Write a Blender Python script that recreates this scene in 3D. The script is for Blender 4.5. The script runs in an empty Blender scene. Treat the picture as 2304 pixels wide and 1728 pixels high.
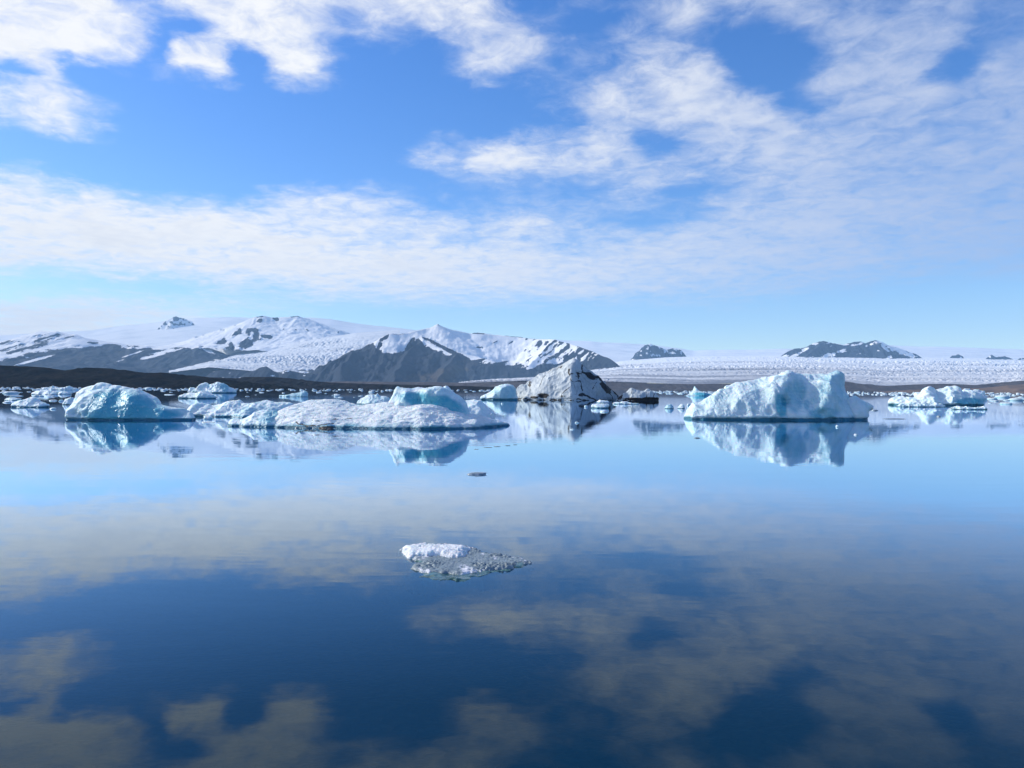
import bpy, math, random
import numpy as np
from mathutils import Matrix, Vector

random.seed(7)
rng = np.random.default_rng(7)
scene = bpy.context.scene
col = scene.collection

# ------------------------------------------------------------------ camera geometry
F = 1730.0            # focal length in photograph pixels (2304 wide)
HX, HY = 1152.0, 875.0
ROLL = math.radians(0.32)
EYE = 2.2
CR, SR = math.cos(ROLL), math.sin(ROLL)

def uv(px, py):
    dx, dy = px - HX, py - HY
    return dx * CR + dy * SR, -dx * SR + dy * CR

def at(px, py, D):
    u, v = uv(px, py)
    return u / F * D, D, EYE - v / F * D

def on_water(px, py):
    u, v = uv(px, py)
    D = EYE * F / v
    return u / F * D, D

def back(x, y, z):
    u, v = x / y * F, (EYE - z) / y * F
    return HX + u * CR - v * SR, HY + u * SR + v * CR

cam_d = bpy.data.cameras.new('camera')
cam = bpy.data.objects.new('camera', cam_d)
col.objects.link(cam)
cam_d.sensor_width = 36.0
cam_d.lens = 36.0 * F / 2304.0
cam_d.shift_y = (HY - 864.0) / 2304.0
cam_d.clip_start, cam_d.clip_end = 0.1, 60000.0
cam.matrix_world = Matrix(((CR, -SR, 0, 0), (0, 0, -1, 0), (SR, CR, 0, EYE), (0, 0, 0, 1)))
scene.camera = cam

# ------------------------------------------------------------------ numpy noise
def _h(ix, iy, iz, s):
    n = (ix.astype(np.uint32) * np.uint32(374761393) + iy.astype(np.uint32) * np.uint32(668265263)
         + iz.astype(np.uint32) * np.uint32(2147483647 - 97) + np.uint32(s * 1274126177 & 0xffffffff))
    n = (n ^ (n >> np.uint32(13))) * np.uint32(1274126177)
    n = n ^ (n >> np.uint32(16))
    return (n & np.uint32(0xffff)).astype(np.float32) / 32767.5 - 1.0

def vnoise(x, y, z, s=0):
    x, y, z = (np.asarray(a, dtype=np.float32) for a in np.broadcast_arrays(x, y, z))
    fx, fy, fz = np.floor(x), np.floor(y), np.floor(z)
    ix, iy, iz = fx.astype(np.int64), fy.astype(np.int64), fz.astype(np.int64)
    tx, ty, tz = x - fx, y - fy, z - fz
    tx, ty, tz = (t * t * t * (t * (t * 6 - 15) + 10) for t in (tx, ty, tz))
    r = 0
    for a in (0, 1):
        for b in (0, 1):
            for c in (0, 1):
                w = (tx if a else 1 - tx) * (ty if b else 1 - ty) * (tz if c else 1 - tz)
                r = r + w * _h(ix + a, iy + b, iz + c, s)
    return r

def fbm(x, y, z=0.0, o=4, s=0, g=0.5):
    r, a, t = 0.0, 1.0, 0.0
    for k in range(o):
        r = r + a * vnoise(x * 2.03 ** k + 17.3 * k, y * 2.03 ** k - 9.1 * k, z * 2.03 ** k + 3.7 * k, s + k)
        t += a
        a *= g
    return r / t * 1.6

def ridged(x, y, z=0.0, o=4, s=0):
    r, a, t = 0.0, 1.0, 0.0
    for k in range(o):
        r = r + a * (1 - 2.2 * np.abs(vnoise(x * 2.1 ** k + 7.3 * k, y * 2.1 ** k - 5.1 * k, z * 2.1 ** k + 1.7 * k, s + k)))
        t += a
        a *= 0.5
    return r / t

def sstep(a, b, x):
    t = np.clip((x - a) / (b - a), 0, 1)
    return t * t * (3 - 2 * t)

# ------------------------------------------------------------------ object helpers
def tag(o, label=None, cat=None, group=None, kind=None):
    if label: o['label'] = label
    if cat: o['category'] = cat
    if group: o['group'] = group
    if kind: o['kind'] = kind
    return o

def mesh_from(name, V, Q, attrs=None, smooth=True):
    V = np.ascontiguousarray(V, dtype=np.float32)
    Q = np.ascontiguousarray(Q, dtype=np.int32)
    me = bpy.data.meshes.new(name)
    n, k = Q.shape
    me.vertices.add(len(V)); me.vertices.foreach_set('co', V.ravel())
    me.loops.add(n * k); me.loops.foreach_set('vertex_index', Q.ravel())
    me.polygons.add(n)
    me.polygons.foreach_set('loop_start', np.arange(0, n * k, k, dtype=np.int32))
    me.polygons.foreach_set('loop_total', np.full(n, k, dtype=np.int32))
    me.polygons.foreach_set('use_smooth', np.full(n, smooth, dtype=bool))
    me.update(calc_edges=True)
    me.validate()
    for an, av in (attrs or {}).items():
        a = me.attributes.new(an, 'FLOAT', 'POINT')
        a.data.foreach_set('value', np.ascontiguousarray(av, dtype=np.float32))
    return me

def link(name, me, mat, parent=None, loc=None):
    o = bpy.data.objects.new(name, me)
    col.objects.link(o)
    if mat: me.materials.append(mat)
    if loc is not None: o.location = loc
    if parent: o.parent = parent
    return o

def grid_quads(nu, nv):
    i = np.arange(nu * nv).reshape(nu, nv)
    return np.stack([i[:-1, :-1], i[1:, :-1], i[1:, 1:], i[:-1, 1:]], -1).reshape(-1, 4)

def vnormals(V, Q):
    a, b, c, d = (V[Q[:, k]] for k in range(4))
    n = np.cross(c - a, d - b)
    N = np.zeros_like(V)
    for k in range(4):
        np.add.at(N, Q[:, k], n)
    return N / np.maximum(np.linalg.norm(N, axis=1, keepdims=True), 1e-9)

def surface_nets(f, org, h):
    nx, ny, nz = f.shape
    s = f < 0
    cnt = np.zeros((nx - 1, ny - 1, nz - 1), np.int8)
    sl = lambda a, b, c: (slice(a, nx - 1 + a), slice(b, ny - 1 + b), slice(c, nz - 1 + c))
    for a in (0, 1):
        for b in (0, 1):
            for c in (0, 1):
                cnt += s[sl(a, b, c)]
    act = (cnt > 0) & (cnt < 8)
    I, J, K = np.nonzero(act)
    idx = np.full(act.shape, -1, np.int64)
    idx[act] = np.arange(len(I))
    P = np.zeros((len(I), 3)); W = np.zeros(len(I))
    cs = [(a, b, c) for a in (0, 1) for b in (0, 1) for c in (0, 1)]
    for p in cs:
        for ax in range(3):
            if p[ax]: continue
            q = list(p); q[ax] = 1
            f0 = f[I + p[0], J + p[1], K + p[2]]; f1 = f[I + q[0], J + q[1], K + q[2]]
            m = (f0 < 0) != (f1 < 0)
            t = np.where(m, f0 / np.where(m, f0 - f1, 1), 0)
            e = np.tile(np.array(p, float), (len(I), 1)); e[:, ax] += t
            P += e * m[:, None]; W += m
    P = P / W[:, None] + np.stack([I, J, K], 1)
    V = np.asarray(org) + P * h
    Q = []
    for ax in range(3):
        o1, o2 = [(1, 2), (2, 0), (0, 1)][ax]
        A = [slice(None)] * 3; B = [slice(None)] * 3
        A[ax] = slice(0, -1); B[ax] = slice(1, None)
        s0, s1 = s[tuple(A)], s[tuple(B)]
        ed = s0 != s1
        for k in (o1, o2):
            z = [slice(None)] * 3; z[k] = 0; ed[tuple(z)] = False
            z[k] = -1; ed[tuple(z)] = False
        e = np.stack(np.nonzero(ed), 1)
        if not len(e): continue
        def cell(d1, d2):
            c = e.copy(); c[:, o1] -= d1; c[:, o2] -= d2
            return idx[c[:, 0], c[:, 1], c[:, 2]]
        q = np.stack([cell(1, 1), cell(0, 1), cell(0, 0), cell(1, 0)], 1)
        fl = ~s0[e[:, 0], e[:, 1], e[:, 2]]
        q[fl] = q[fl][:, ::-1]
        Q.append(q)
    return V, np.concatenate(Q)

def poly_sdf(X, Y, P):
    P = np.asarray(P, float); n = len(P)
    d = np.full(X.shape, 1e9); ins = np.zeros(X.shape, bool)
    for i in range(n):
        a, b = P[i], P[(i + 1) % n]
        ex, ey = b - a
        wx, wy = X - a[0], Y - a[1]
        t = np.clip((wx * ex + wy * ey) / max(ex * ex + ey * ey, 1e-12), 0, 1)
        d = np.minimum(d, (wx - ex * t) ** 2 + (wy - ey * t) ** 2)
        c = (a[1] > Y) != (b[1] > Y)
        if ey != 0:
            ins ^= c & (X < a[0] + (Y - a[1]) / ey * ex)
    d = np.sqrt(d)
    return np.where(ins, -d, d)

def seg_dist(X, Y, pts):
    d = np.full(X.shape, 1e9)
    for a, b in zip(pts[:-1], pts[1:]):
        ex, ey = b[0] - a[0], b[1] - a[1]
        t = np.clip(((X - a[0]) * ex + (Y - a[1]) * ey) / max(ex * ex + ey * ey, 1e-9), 0, 1)
        d = np.minimum(d, np.hypot(X - a[0] - ex * t, Y - a[1] - ey * t))
    return d

def facets(p, sp, seed):
    g = np.random.default_rng(seed)
    lo, hi = p.min(0) - sp, p.max(0) + sp
    n = int(min(700, max(8, np.prod((hi - lo) / sp))))
    C = lo + (hi - lo) * g.random((n, 3)); G = g.normal(size=(n, 3)) * 0.45; H = g.normal(size=n) * 0.16 * sp
    out = np.full(len(p), 1e9)
    for c, gr, h in zip(C, G, H):
        d = p - c
        out = np.minimum(out, d @ gr + h + 0.85 / sp * (d * d).sum(1))
    return out - np.median(out)

class RBF:
    def __init__(s, P, v):
        s.P = np.asarray(P, float); v = np.asarray(v, float)
        n = len(v)
        A = np.linalg.norm(s.P[:, None] - s.P[None], axis=2)
        M = np.zeros((n + 1, n + 1)); M[:n, :n] = A - 0.02 * np.eye(n); M[:n, n] = 1; M[n, :n] = 1
        s.w = np.linalg.lstsq(M, np.append(v, 0), rcond=None)[0]
    def __call__(s, X, Y):
        r = s.w[-1] + 0 * X
        for (a, b), w in zip(s.P, s.w[:-1]):
            r = r + w * np.hypot(X - a, Y - b)
        return r

# ------------------------------------------------------------------ material helpers
class NT:
    def __init__(s, tree):
        s.t = tree; s.n = tree.nodes; s.l = tree.links
    def new(s, kind, ins=None, **kw):
        nd = s.n.new(kind)
        for k, v in kw.items(): setattr(nd, k, v)
        for k, v in (ins or {}).items():
            if hasattr(v, 'is_output'): s.l.new(v, nd.inputs[k])
            else: nd.inputs[k].default_value = v
        return nd
    def math(s, op, a, b=None, c=None, clamp=False):
        i = {0: a}
        if b is not None: i[1] = b
        if c is not None: i[2] = c
        return s.new('ShaderNodeMath', i, operation=op, use_clamp=clamp).outputs[0]
    def noise(s, vec, scale, detail=4, rough=0.5, dist=0.0):
        return s.new('ShaderNodeTexNoise', {'Vector': vec, 'Scale': scale, 'Detail': detail, 'Roughness': rough, 'Distortion': dist}).outputs[0]
    def ramp(s, fac, stops, interp='LINEAR'):
        r = s.new('ShaderNodeValToRGB', {0: fac})
        e = r.color_ramp; e.interpolation = interp
        for i, (p, c) in enumerate(stops):
            el = e.elements[i] if i < 2 else e.elements.new(p)
            el.position = p
            el.color = c if len(c) == 4 else (*c, 1)
        return r.outputs[0]
    def mix(s, fac, a, b):
        m = s.new('ShaderNodeMix', data_type='RGBA')
        for k, v in ((0, fac), (6, a), (7, b)):
            if hasattr(v, 'is_output'): s.l.new(v, m.inputs[k])
            else: m.inputs[k].default_value = v if k == 0 or len(v) == 4 else (*v, 1)
        return m.outputs[2]
    def smooth(s, x, a, b):
        return s.new('ShaderNodeMapRange', {0: x, 1: a, 2: b, 3: 0.0, 4: 1.0}, interpolation_type='SMOOTHSTEP').outputs[0]
    def attr(s, name):
        return s.new('ShaderNodeAttribute', attribute_name=name).outputs['Fac']
    def pos(s):
        return s.new('ShaderNodeNewGeometry').outputs['Position']
    def map(s, v, scale=(1, 1, 1), rot=(0, 0, 0)):
        return s.new('ShaderNodeMapping', {'Vector': v, 'Scale': scale, 'Rotation': rot}).outputs[0]

def material(name):
    m = bpy.data.materials.new(name); m.use_nodes = True
    t = NT(m.node_tree); t.n.clear()
    out = t.new('ShaderNodeOutputMaterial')
    return m, t, out

def principled(t, out, color, rough=0.6, spec=0.5, normal=None, sss=0.0, sss_r=(0.3, 0.6, 0.8), sss_s=0.3):
    p = t.new('ShaderNodeBsdfPrincipled')
    for k, v in (('Base Color', color), ('Roughness', rough), ('Specular IOR Level', spec), ('Normal', normal),
                 ('Subsurface Weight', sss), ('Subsurface Radius', sss_r), ('Subsurface Scale', sss_s)):
        if v is None: continue
        if hasattr(v, 'is_output'): t.l.new(v, p.inputs[k])
        elif k == 'Base Color': p.inputs[k].default_value = (*v, 1)
        else: p.inputs[k].default_value = v
    t.l.new(p.outputs[0], out.inputs['Surface'])
    return p

def bump(t, height, dist, strength=1.0):
    return t.new('ShaderNodeBump', {'Strength': strength, 'Distance': dist, 'Height': height}).outputs[0]

# glacier ice of bergs and floes: white weathered crust, blue dense ice plus some painted blue shade ("blue"), rock dirt ("dirt")
def ice_material(name, white=(0.76, 0.86, 0.865), blue=(0.09, 0.42, 0.53), grain=6.0, bumpd=0.045, sss=0.35):
    m, t, out = material(name)
    p = t.pos()
    n1 = t.noise(p, grain * 0.18, 5, 0.55)
    n2 = t.noise(p, grain, 6, 0.65)
    b = t.attr('blue')
    bl = t.math('ADD', b, t.math('MULTIPLY', t.math('SUBTRACT', n1, 0.5), 0.55), clamp=True)
    bl = t.smooth(bl, 0.05, 0.95)
    lay = t.noise(t.map(p, (0.12, 0.12, 1.5), (0.25, 0.18, 0)), grain * 0.55, 6, 0.6)
    fl = t.noise(t.map(p, (1.0, 1.0, 0.22)), grain * 0.6, 5, 0.6)
    bl = t.math('ADD', bl, t.math('MULTIPLY', t.math('SUBTRACT', lay, 0.5), 0.5), clamp=True)
    c = t.mix(bl, white, blue)
    c = t.mix(t.smooth(n2, 0.55, 0.8), c, (0.58, 0.70, 0.76))
    c = t.mix(t.attr('undercut_shade'), c, (0.02, 0.16, 0.24))  # dense teal ice with the undercut's shade painted in
    d = t.attr('dirt')
    dn = t.noise(p, grain * 0.7, 8, 0.7)
    df = t.smooth(t.math('ADD', d, t.math('MULTIPLY', t.math('SUBTRACT', dn, 0.5), 0.9)), 0.38, 0.62)
    df = t.math('MULTIPLY', df, t.smooth(d, 0.02, 0.10))
    c = t.mix(df, c, (0.016, 0.015, 0.016))
    vo = t.new('ShaderNodeTexVoronoi', {'Vector': t.new('ShaderNodeVectorMath', {0: p, 1: t.new('ShaderNodeTexNoise', {'Vector': p, 'Scale': grain * 0.15, 'Detail': 3.0}).outputs[1]}, operation='ADD').outputs[0], 'Scale': grain * 0.2}, feature='DISTANCE_TO_EDGE').outputs[0]
    crk = t.math('MULTIPLY', t.smooth(vo, 0.0, 0.05), 0.5)
    nb = t.math('ADD', t.math('ADD', t.noise(p, grain * 0.8, 9, 0.66), t.math('MULTIPLY', fl, 0.8)), t.math('ADD', crk, t.math('MULTIPLY', t.noise(p, grain * 3.5, 4, 0.7), 0.4)))
    nrm = bump(t, nb, bumpd * 1.05, 0.8)
    rough = t.math('SUBTRACT', 0.62, t.math('MULTIPLY', bl, 0.3))
    principled(t, out, c, rough, 0.4, nrm, sss=t.math('MULTIPLY', t.math('SUBTRACT', 1.0, df), sss), sss_s=0.25, sss_r=(0.25, 0.7, 1.0))
    return m

M_ICE = ice_material('glacier_ice')
M_ICE_FAR = ice_material('far_glacier_ice', white=(0.62, 0.70, 0.73), grain=1.2, bumpd=0.2, sss=0.0)
M_ICE_CRUST = ice_material('crumbly_white_ice', white=(0.85, 0.90, 0.90), grain=9.0, bumpd=0.09, sss=0.25)

def dirty_ice_material():
    m, t, out = material('ash_streaked_ice')
    p = t.pos()
    n1 = t.noise(p, 0.35, 6, 0.6)
    st = t.noise(t.map(p, (0.9, 0.5, 0.28), (0, 0.5, 0)), 1.3, 7, 0.65, 1.2)
    c = t.mix(t.smooth(n1, 0.35, 0.7), (0.60, 0.65, 0.66), (0.44, 0.50, 0.53))
    c = t.mix(t.math('MULTIPLY', t.smooth(t.noise(p, 2.2, 8, 0.7), 0.56, 0.72), 0.55), c, (0.20, 0.22, 0.22))
    c = t.mix(t.math('MULTIPLY', t.smooth(st, 0.5, 0.75), 0.6), c, (0.20, 0.22, 0.22))
    vo = t.new('ShaderNodeTexVoronoi', {'Vector': t.map(t.new('ShaderNodeVectorMath', {0: p, 1: t.new('ShaderNodeTexNoise', {'Vector': p, 'Scale': 0.5, 'Detail': 4.0}).outputs[1]}, operation='ADD').outputs[0], (1, 1, 0.6)), 'Scale': 0.22}, feature='DISTANCE_TO_EDGE').outputs[0]
    ve = t.math('MULTIPLY', t.math('SUBTRACT', 1.0, t.smooth(vo, 0.0, 0.035)), t.smooth(t.noise(p, 0.25, 3), 0.48, 0.62))
    c = t.mix(t.math('MULTIPLY', ve, 0.7), c, (0.08, 0.08, 0.08))
    d = t.attr('dirt')
    dn = t.noise(p, 1.6, 8, 0.72)
    c = t.mix(t.math('MULTIPLY', t.attr('blue'), t.math('MULTIPLY_ADD', t.smooth(dn, 0.3, 0.7), 0.5, 0.5)), c, (0.24, 0.30, 0.335))  # here a dusty slate tint that also paints the right face's shade
    df = t.smooth(t.math('ADD', d, t.math('MULTIPLY', t.math('SUBTRACT', dn, 0.5), 1.8)), 0.42, 0.58)
    df = t.math('MULTIPLY', df, t.smooth(d, 0.02, 0.12))
    c = t.mix(df, c, (0.012, 0.011, 0.012))
    nb = t.math('ADD', t.noise(p, 1.4, 8, 0.65), t.math('MULTIPLY', st, 0.6))
    principled(t, out, c, 0.55, 0.4, bump(t, nb, 0.22, 0.8))
    return m
M_DIRTY = dirty_ice_material()

def terrain_material(name, rock_a, rock_b, snow=(0.90, 0.90, 0.89), scale=0.01, bumpd=6.0, veg=None, spec=0.2):
    m, t, out = material(name)
    p = t.pos()
    n = t.noise(p, scale, 8, 0.6)
    n2 = t.noise(t.map(p, (1, 0.35, 1)), scale * 6.0, 9, 0.72)
    c = t.mix(t.smooth(n, 0.35, 0.68), rock_a, rock_b)
    c = t.mix(t.smooth(n2, 0.5, 0.75), c, tuple(x * 0.6 for x in rock_a))
    if veg:
        c = t.mix(t.smooth(t.attr('tint'), 0.2, 0.8), c, veg)
    s = t.math('ADD', t.attr('snow'), t.math('MULTIPLY', t.math('SUBTRACT', n2, 0.5), 1.1))
    sf = t.smooth(s, 0.45, 0.55)
    c = t.mix(sf, c, snow)
    principled(t, out, c, 0.9, spec, bump(t, n2, bumpd, 0.6))
    return m

M_MOUNT = terrain_material('snowy_basalt', (0.011, 0.020, 0.040), (0.021, 0.031, 0.052), scale=0.006, veg=(0.060, 0.050, 0.045))
M_BLACK = terrain_material('black_moraine', (0.005, 0.005, 0.006), (0.022, 0.018, 0.015), scale=0.03, bumpd=1.5, spec=0.0)
M_GREY = terrain_material('grey_moraine', (0.060, 0.062, 0.074), (0.092, 0.088, 0.094), scale=0.02, bumpd=1.2, veg=(0.19, 0.14, 0.115))

def glacier_material(name, scale, dirt):
    m, t, out = material(name)
    p = t.pos()
    n = t.noise(t.map(p, (0.6, 1, 1)), scale, 7, 0.6)
    lo = t.noise(t.map(p, (0.12, 1, 1)), scale * 0.16, 4, 0.55)
    c = t.mix(t.smooth(n, 0.45, 0.72), (0.89, 0.90, 0.90), (0.68, 0.73, 0.77))
    d = t.math('MULTIPLY', t.attr('snow'), dirt)
    c = t.mix(t.math('MULTIPLY', d, t.math('MULTIPLY_ADD', t.smooth(lo, 0.40, 0.62), 0.6, 0.5)), c, (0.22, 0.24, 0.28))
    principled(t, out, c, 0.75, 0.25, bump(t, n, 3.0, 0.5))
    return m
M_GLACIER = glacier_material('crevassed_glacier', 0.035, 0.9)
M_CAP = glacier_material('ice_cap_snow', 0.004, 0.25)

# ------------------------------------------------------------------ mountains and land
def ridge_terrain(name, mat, ridges, xr, yr, nx, ny, attrf, amp=20.0, gully=70.0, base=-15.0, seed=0, protect=140.0, label=None, kind='structure', low=1.0):
    """Height field: the highest of several tent-shaped ridges, roughened with gullies."""
    xs = np.linspace(*xr, nx); ys = np.linspace(*yr, ny)
    X, Y = np.meshgrid(xs, ys, indexing='ij')
    wx = X + 18 * low * fbm(X / 130, Y / 130, 1.0, 3, seed + 5); wy = Y + 18 * low * fbm(X / 130, Y / 130, 9.0, 3, seed + 8)
    Z = np.full(X.shape, -1e9); DR = np.full(X.shape, 1e9)
    for pts, sf, sb in ridges:
        for a, b in zip(pts[:-1], pts[1:]):
            a, b = np.array(a, float), np.array(b, float)
            e = b[:2] - a[:2]
            t = np.clip(((wx - a[0]) * e[0] + (wy - a[1]) * e[1]) / max(e @ e, 1e-9), 0, 1)
            cx, cy, cz = a[0] + e[0] * t, a[1] + e[1] * t, a[2] + (b[2] - a[2]) * t
            d = np.hypot(wx - cx, wy - cy)
            s = np.where(wy < cy, sf, sb)
            z = cz - s * d * (1 - 0.32 * np.clip(d / 1200, 0, 1))
            m = z > Z
            DR = np.where(m, d, DR); Z = np.where(m, z, Z)
    g = ridged(X / gully, Y / (gully * 3.2), 0.0, 4, seed) - 0.35
    f = fbm(X / (gully * 0.5), Y / (gully * 0.5), 2.0, 4, seed + 20)
    if kind == 'structure' and 'moraine' not in name:
        p0 = back(X.ravel(), Y.ravel(), Z.ravel())
        s0 = attrf(p0[0], p0[1], None)['snow'].reshape(X.shape)
        amp = amp * (1 - 0.72 * sstep(0.4, 0.8, s0))
    g = g + 0.4 * (ridged(X / (0.36 * gully) + 0.3 * f, Y / (1.3 * gully), 5.0, 3, seed + 40) - 0.35)
    Z = Z + amp * (0.75 * g + 0.45 * f) * np.clip(DR / protect, 0.06, 1)
    Z = np.maximum(Z, base)
    V = np.stack([X, Y, Z], -1).reshape(-1, 3)
    px, py = back(V[:, 0], V[:, 1], V[:, 2])
    me = mesh_from(name, V, grid_quads(nx, ny)[:, :], attrf(px, py, V))
    o = link(name, me, mat)
    tag(o, label, None, None, kind)
    return o

def R(pts, D, dD=0.0):
    """photo polyline -> world ridge polyline at distance D (a number or one per point)"""
    out = []
    for i, q in enumerate(pts):
        d = q[2] if len(q) > 2 else D + dD * i
        out.append(at(q[0], q[1], d))
    return out

def blob(px, py, spots):
    r = np.zeros_like(px)
    for cx, cy, rx, ry, ang in spots:
        a = math.radians(ang); dx, dy = px - cx, py - cy
        u = (dx * math.cos(a) + dy * math.sin(a)) / rx; v = (-dx * math.sin(a) + dy * math.cos(a)) / ry
        r = np.maximum(r, 1 - np.clip(np.sqrt(u * u + v * v) - 0.5, 0, 1))
    return r

def interp(px, pts):
    p = np.array(pts, float)
    return np.interp(px, p[:, 0], p[:, 1])

def central_attr(px, py, V):
    n = fbm(px / 16, py / 7, 0.0, 4, 3); ns = fbm((0.8 * px + py) / 5.5, (px - 0.8 * py) / 18, 0.0, 3, 9)
    nh = fbm((0.25 * px + py) / 4.5, (px - 0.25 * py) / 24, 0.0, 3, 15)
    line = interp(px, [(700, 700), (838, 770), (850, 785), (885, 797), (905, 789), (925, 776), (942, 762), (955, 778), (985, 790), (1010, 797), (1060, 802), (1100, 812), (1150, 820), (1190, 824), (1230, 822), (1300, 815), (1400, 800)])
    s = np.clip(0.5 + (line - py) / 18 + 0.3 * n + 0.5 * nh * sstep(985, 1060, px), 0, 1)
    s = np.where(px > 1180, np.minimum(s, 0.86 - 0.0056 * (px - 1195 - 0.35 * (py - 780)) + 0.62 * ns + 0.35 * fbm((0.8 * px + py) / 3.6, (px - 0.8 * py) / 12, 0.0, 3, 19) + 0.1 * n), s)
    s = np.clip(s, 0, 1)
    rock = blob(px, py, [(856, 772, 6, 14, 20), (868, 758, 12, 5, -30), (925, 770, 6, 20, 30), (1000, 783, 66, 5, 26), (989, 730, 7, 3.0, 0), (1075, 750, 26, 2.2, 4), (1120, 752, 26, 2, 5), (900, 751, 22, 2, 0), (1160, 757, 40, 1.8, 6), (1110, 772, 12, 1.6, -30), (1150, 770, 10, 1.6, -30), (1080, 781, 9, 2, 0)])
    s = s - 1.0 * sstep(0.4, 1.0, rock + 0.4 * n)
    tint = blob(px, py, [(1010, 840, 60, 18, -25), (960, 850, 60, 10, 0)]) + 0.3 * n
    return {'snow': np.clip(s, 0, 1), 'tint': tint * 0.8}

peak_line = [(700, 862, 5150), (716, 846, 5250), (738, 822, 5400), (746, 812, 5450), (765, 802, 5500), (780, 796, 5550), (788, 787, 5600), (806, 791, 5650), (828, 789, 5700), (838, 782, 5750), (850, 772, 5800), (862, 758, 5850), (880, 750, 5900), (900, 752, 5950), (918, 749, 6000), (942, 743, 6050), (960, 739, 6100), (976, 735, 6120), (989, 729, 6150), (1000, 735, 6180), (1016, 742, 6220), (1040, 746, 6260), (1060, 750, 6280), (1080, 748, 6300), (1102, 751, 6300), (1130, 754, 6300), (1165, 757, 6280), (1200, 763, 6200), (1240, 763, 6050), (1270, 770, 5900), (1300, 779, 5750), (1332, 791, 5600), (1362, 803, 5450), (1386, 816, 5300), (1400, 830, 5200), (1412, 846, 5100)]
ridge_terrain('mountain', M_MOUNT, [
    (R(peak_line, 0), 0.66, 0.62),
    (R([(946, 748, 6050), (950, 763, 5900), (938, 776, 5750), (922, 788, 5620), (905, 810, 5450), (890, 836, 5200), (885, 862, 5000)], 0), 0.75, 0.8),
    (R([(950, 766, 5880), (985, 781, 5750), (1030, 792, 5650), (1080, 803, 5560), (1140, 822, 5450), (1190, 842, 5300)], 0), 0.6, 0.35),
    (R([(1030, 795, 5600), (1010, 822, 5350), (985, 845, 5150), (975, 866, 5000)], 0), 0.62, 0.62),
    (R([(788, 790, 5560), (775, 818, 5350), (770, 846, 5150)], 0), 0.8, 0.7),
    (R([(1240, 766, 6000), (1215, 796, 5700), (1190, 822, 5450)], 0), 0.5, 0.55),
], (-1650, 900), (4700, 7300), 430, 260, central_attr, amp=26, gully=75, seed=3,
    label='snow topped dark mountain with a small sharp peak behind the bergs')

def left_attr(px, py, V):
    n = fbm(px / 22, py / 7, 0.0, 4, 13); ns = fbm((px + 2.5 * py) / 40, (py + 0.3 * px) / 5, 0.0, 3, 19)
    line = interp(px, [(-200, 800), (0, 808), (60, 800), (120, 790), (180, 782), (260, 778), (300, 784), (360, 786), (446, 782), (520, 800), (640, 830)])
    s = np.clip(0.5 + (line - py) / 16 + 0.45 * n, 0, 1)
    s = s - (0.75 + 0.7 * ns) * sstep(0.25, 0.9, blob(px, py, [(115, 757, 55, 12, -10), (30, 785, 40, 10, -8), (95, 772, 45, 8, -20), (155, 757, 18, 6, 0), (20, 772, 30, 6, -8), (215, 772, 30, 3, 5), (240, 742, 50, 2, -10)]) + 0.5 * n)
    streak = blob(px, py, [(295, 800, 45, 5, -22), (345, 803, 38, 4, -6), (380, 790, 60, 3, -8), (70, 812, 70, 3, -14), (470, 790, 30, 3, 25), (362, 798, 20, 3, -8)])
    s = np.maximum(s, 0.75 * sstep(0.45, 1.0, streak + 0.6 * ns + 0.2 * n) )
    return {'snow': np.clip(s, 0, 1), 'tint': 0 * px}
ridge_terrain('mountain', M_MOUNT, [
    (R([(-260, 776), (-100, 772), (0, 768), (40, 764), (72, 751), (88, 745), (130, 745), (150, 750), (176, 752), (195, 760), (260, 771), (300, 775), (354, 778), (446, 775), (482, 784), (527, 803), (560, 822), (600, 842), (620, 860)], 7300), 0.42, 0.5),
    (R([(90, 750, 7200), (60, 790, 6800), (20, 825, 6400)], 0), 0.5, 0.5),
    (R([(300, 780, 7200), (280, 810, 6800), (270, 840, 6500)], 0), 0.5, 0.5),
    (R([(446, 778, 7200), (430, 808, 6900), (420, 836, 6600)], 0), 0.5, 0.5),
], (-6600, -2000), (6000, 8300), 420, 150, left_attr, amp=26, gully=110, seed=31,
    label='low dark slopes with snow streaks below the ice cap')

def ridge_attr(px, py, V):
    n = fbm(px / 9, py / 7, 0.0, 4, 23)
    s = 1.0 - 1.25 * sstep(0.42, 1.0, blob(px, py, [(500, 768, 16, 9, -25), (530, 752, 22, 7, -35), (570, 747, 22, 10, 15), (560, 770, 28, 10, -25), (600, 757, 13, 6, 0), (525, 785, 28, 9, 30), (580, 725, 18, 5, -30), (622, 718, 7, 6, 45), (666, 711, 12, 2.5, 0), (592, 712, 12, 2.5, 0)]) + 0.7 * n)
    return {'snow': np.clip(s, 0, 1), 'tint': 0 * px}
ridge_terrain('mountain', M_MOUNT, [
    (R([(462, 818, 7600), (478, 792, 7800), (492, 768, 8000), (512, 755, 8100), (536, 742, 8200), (557, 726, 8300), (575, 713, 8400), (592, 710, 8450), (612, 714, 8500), (648, 713, 8550), (668, 710, 8600), (692, 717, 8650), (745, 736, 8700), (805, 762, 8700), (870, 795, 8700)], 0), 0.5, 0.4),
    (R([(575, 716, 8350), (560, 745, 8000), (545, 775, 7700), (530, 800, 7500)], 0), 0.6, 0.5),
    (R([(612, 716, 8450), (600, 752, 8050), (580, 790, 7700)], 0), 0.5, 0.5),
], (-3500, -1300), (7200, 9600), 230, 170, ridge_attr, amp=30, gully=90, seed=41,
    label='rugged snowy ridge with rock outcrops beside the outlet glacier')

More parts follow.
